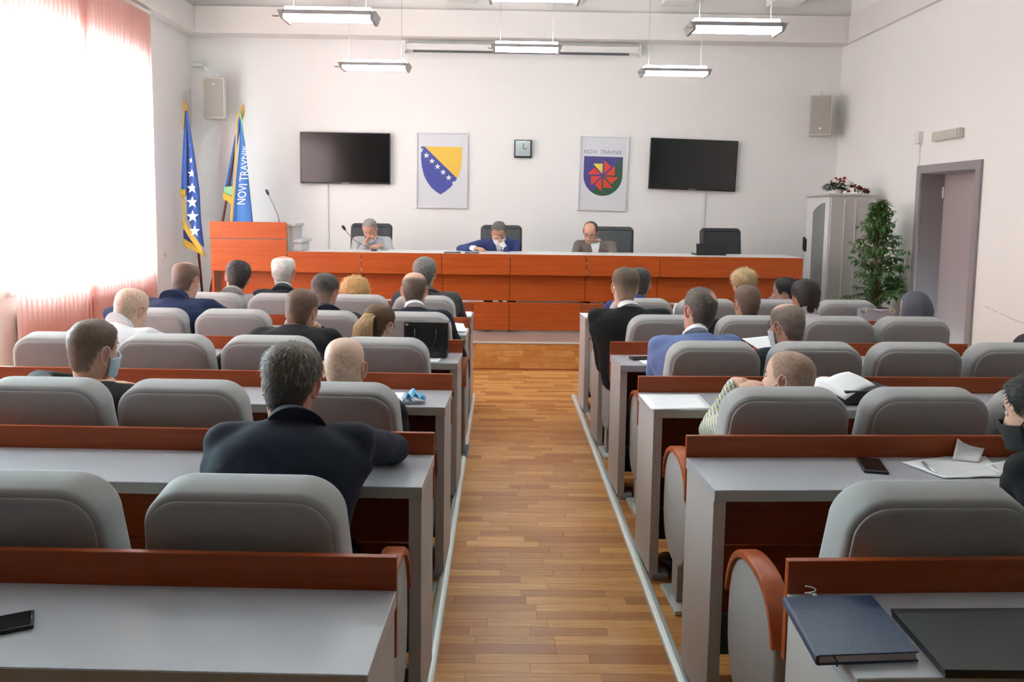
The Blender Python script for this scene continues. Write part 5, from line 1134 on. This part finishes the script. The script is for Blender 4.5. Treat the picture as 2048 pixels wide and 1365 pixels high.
# fourth row
phone('black phone on a sheet of paper, fourth right desk by the aisle', (1286, 718), -78, .7835)
sheet('paper_sheets', 'white sheet under the phone, fourth right desk', [(1266, 713), (1318, 712), (1335, 728), (1288, 729)])
hp = at(1512, 685, 4.72); sheet('held_paper', 'white paper held up by the man with glasses and mask', [tuple(at(1484, 678, 4.80)), tuple(at(1536, 673, 4.80)), tuple(at(1548, 694, 4.70)), tuple(at(1516, 699, 4.70))], lines=5)
bp_ = onz(853, 716, .7805); t = thing('briefcase', 'black leather briefcase standing on the fourth left desk by the aisle', 'bag', (bp_.x, bp_.y + .03, .7805), R(-3))
M_BAG = mat('black_bag_leather', (.010, .010, .011), .4, bump=.2, bscale=60)
MB().box((-.122, -.05, 0), (.122, .05, .20), .018).build('body', M_BAG, t, True, 40); MB().box((-.126, -.056, .055), (.126, -.044, .208), .006).box((-.126, -.056, .198), (.126, .052, .210), .006).build('flap', M_BAG, t)
for s, y in ((-1, -.05), (1, .05)): MB().tube([(-.06, y * 1.2, .17), (-.062, y * 1.25, .11), (-.04, y * 1.3, .06), (.04, y * 1.3, .06), (.062, y * 1.25, .11), (.06, y * 1.2, .17)], .005, 6).build('bag_handle', M_BAG, t, True)
MB().box((-.118, -.060, .188), (-.100, -.05, .200), .002).build('clasp', M_METAL, t)
sheet('paper_sheets', 'white sheet peeking from under the black briefcase', [(850, 712), (888, 712), (876, 725), (840, 725)])
# fifth and front row
sheet('paper_sheets', 'stack of white papers on the fifth left desk near the aisle', [(896, 652), (936, 652), (934, 668), (888, 668)], thick=.006)
sheet('raised_page', 'folded white page leaning on the papers, fifth left desk', [tuple(onz(905, 652, .79) + Vector((0, .0, .035))), tuple(onz(925, 652, .79) + Vector((0, .0, .03))), tuple(onz(934, 664, .79)), tuple(onz(900, 664, .79))])
tp = onz(908, 648, .7805); t = thing('tan_pouch', 'small tan pouch behind the papers on the fifth left desk', 'pouch', (tp.x, tp.y, .7805)); MB().ell((0, 0, .022), (.045, .03, .024)).build('pouch_body', mat('tan_leather', (.40, .24, .10), .6), t, True); MB().tube([(-.04, 0, .036), (0, -.004, .046), (.04, 0, .036)], .002, 5).build('zip', M_BRASS, t)
sheet('paper_sheets', 'white papers on the front left desk by the aisle', [(918, 622), (944, 622), (943, 633), (915, 633)], thick=.004)
sheet('paper_sheets', 'white papers with a pen on the fifth right desk end', [(1181, 661), (1212, 661), (1222, 674), (1190, 674)], thick=.004)
p0 = onz(1184, 664, .789); t = thing('pen', 'blue pen on the papers, fifth right desk end', 'pen', p0); MB().tube([(0, 0, 0), (.03, -.05, 0), (.045, -.085, 0)], [.004, .004, .0015], 6).build('barrel', M_ROYALP if False else mat('blue_pen_plastic', (.03, .04, .35), .4), t, True); MB().tube([(.002, 0, .0045), (.018, -.03, .0045)], .001, 4).build('clip', M_METAL, t)
sheet('paper_sheets', 'white papers on the front right desk end by the aisle', [(1158, 625), (1196, 625), (1204, 634), (1170, 634)], thick=.004)
sheet('paper_sheets', 'cream envelope beside the papers, front right desk end', [(1186, 626), (1204, 625), (1212, 634), (1194, 634)], z=.787, m=mat('cream_paper', (.78, .70, .48), .8))
sheet('raised_page', 'white page standing on the front right desk behind the young man', [tuple(at(1349, 607, 6.62)), tuple(at(1361, 609, 6.62)), tuple(at(1359, 630, 6.56)), tuple(at(1343, 630, 6.56))])
tb = onz(1757, 663, .7805); t = thing('tote_bag', 'pale grey lilac handbag on the fifth right desk near the hijab', 'bag', (tb.x, tb.y + .06, .7805), R(4))
M_TOTE = mat('lilac_grey_leather', (.40, .37, .42), .5)
MB().loft([[(x * k, y * k2, zz) for x, y in ((-.13, -.05), (.13, -.05), (.14, 0), (.13, .05), (-.13, .05), (-.14, 0))] for zz, k, k2 in ((0, .8, 1), (.02, .86, 1.05), (.10, .95, .9), (.155, 1.02, .5))]).build('body', M_TOTE, t, True, 40)
MB().tube([(-.11, -.03, .13), (-.15, -.04, .16), (-.10, -.05, .17), (0, -.052, .145), (.10, -.05, .168), (.11, -.03, .13)], .006, 6).build('bag_handle', M_TOTE, t, True)
for s in (-1, 1): MB().tube([(s * .095 + .012 * math.cos(a), -.055, .148 + .012 * math.sin(a)) for a in [2 * PI * i / 10 for i in range(11)]], .004, 5, False).build('gold_ring', M_BRASS, t)
q = onz(1750, 676, .7805); slab('dark_case', 'small dark case lying in front of the lilac handbag', 'case', (q.x, q.y + .03), (.11, .06), 6, .02, M_DARK, .004)
sheet('paper_sheets', 'small white note before the lilac handbag, fifth right desk', [(1738, 674), (1758, 674), (1760, 681), (1738, 681)], z=.7815)
# presidium desk
W_ = 1.1505
t = thing('tablet', 'thin black tablet lying on the presidium desk left of the man in blue', 'tablet', (-.545, YD + .16, W_)); MB().box((-.09, -.08, 0), (.09, .08, .010), .003).build('tablet_body', M_BLACK, t); MB().box((-.08, -.07, .0098), (.08, .07, .0105)).build('tablet_screen', M_SCREEN, t)
phone('phone on the presidium desk by the arm of the man in blue', (-.33, YD + .12, W_), 80, W_)
t = thing('laptop', 'open black laptop seen from behind at the right end of the presidium desk', 'laptop', (2.36, YD + .36, W_), R(2))
MB().box((-.17, -.02, 0), (.17, .22, .016), .004).build('base', M_BLACK, t); MB().box((-.17, -.006, 0), (.17, .006, .12), .004).xform(Matrix.Translation((0, -.02, .012)) @ Matrix.Rotation(R(-14), 4, 'X')).build('lid', M_BLACK, t)
for i, (x, lab) in enumerate(((-2.215, 'blue bottle cap on the presidium desk beside the lectern'), (-2.118, 'grey bottle cap further from the lectern on the presidium desk'))):
    t = thing('bottle_cap', lab, 'cap', (x, YD + .12, W_)); MB().lathe([(.001, 0), (.016, 0), (.016, .014), (.013, .018), (.001, .018)], 14).build('cap_body', mat('cap_plastic_%d' % i, ((.10, .32, .52) if i == 0 else (.35, .38, .40)), .4), t, True, 40); MB().lathe([(.0165, .001), (.0175, .002), (.0165, .004)], 14).build('seal_ring', M_WHITE, t)
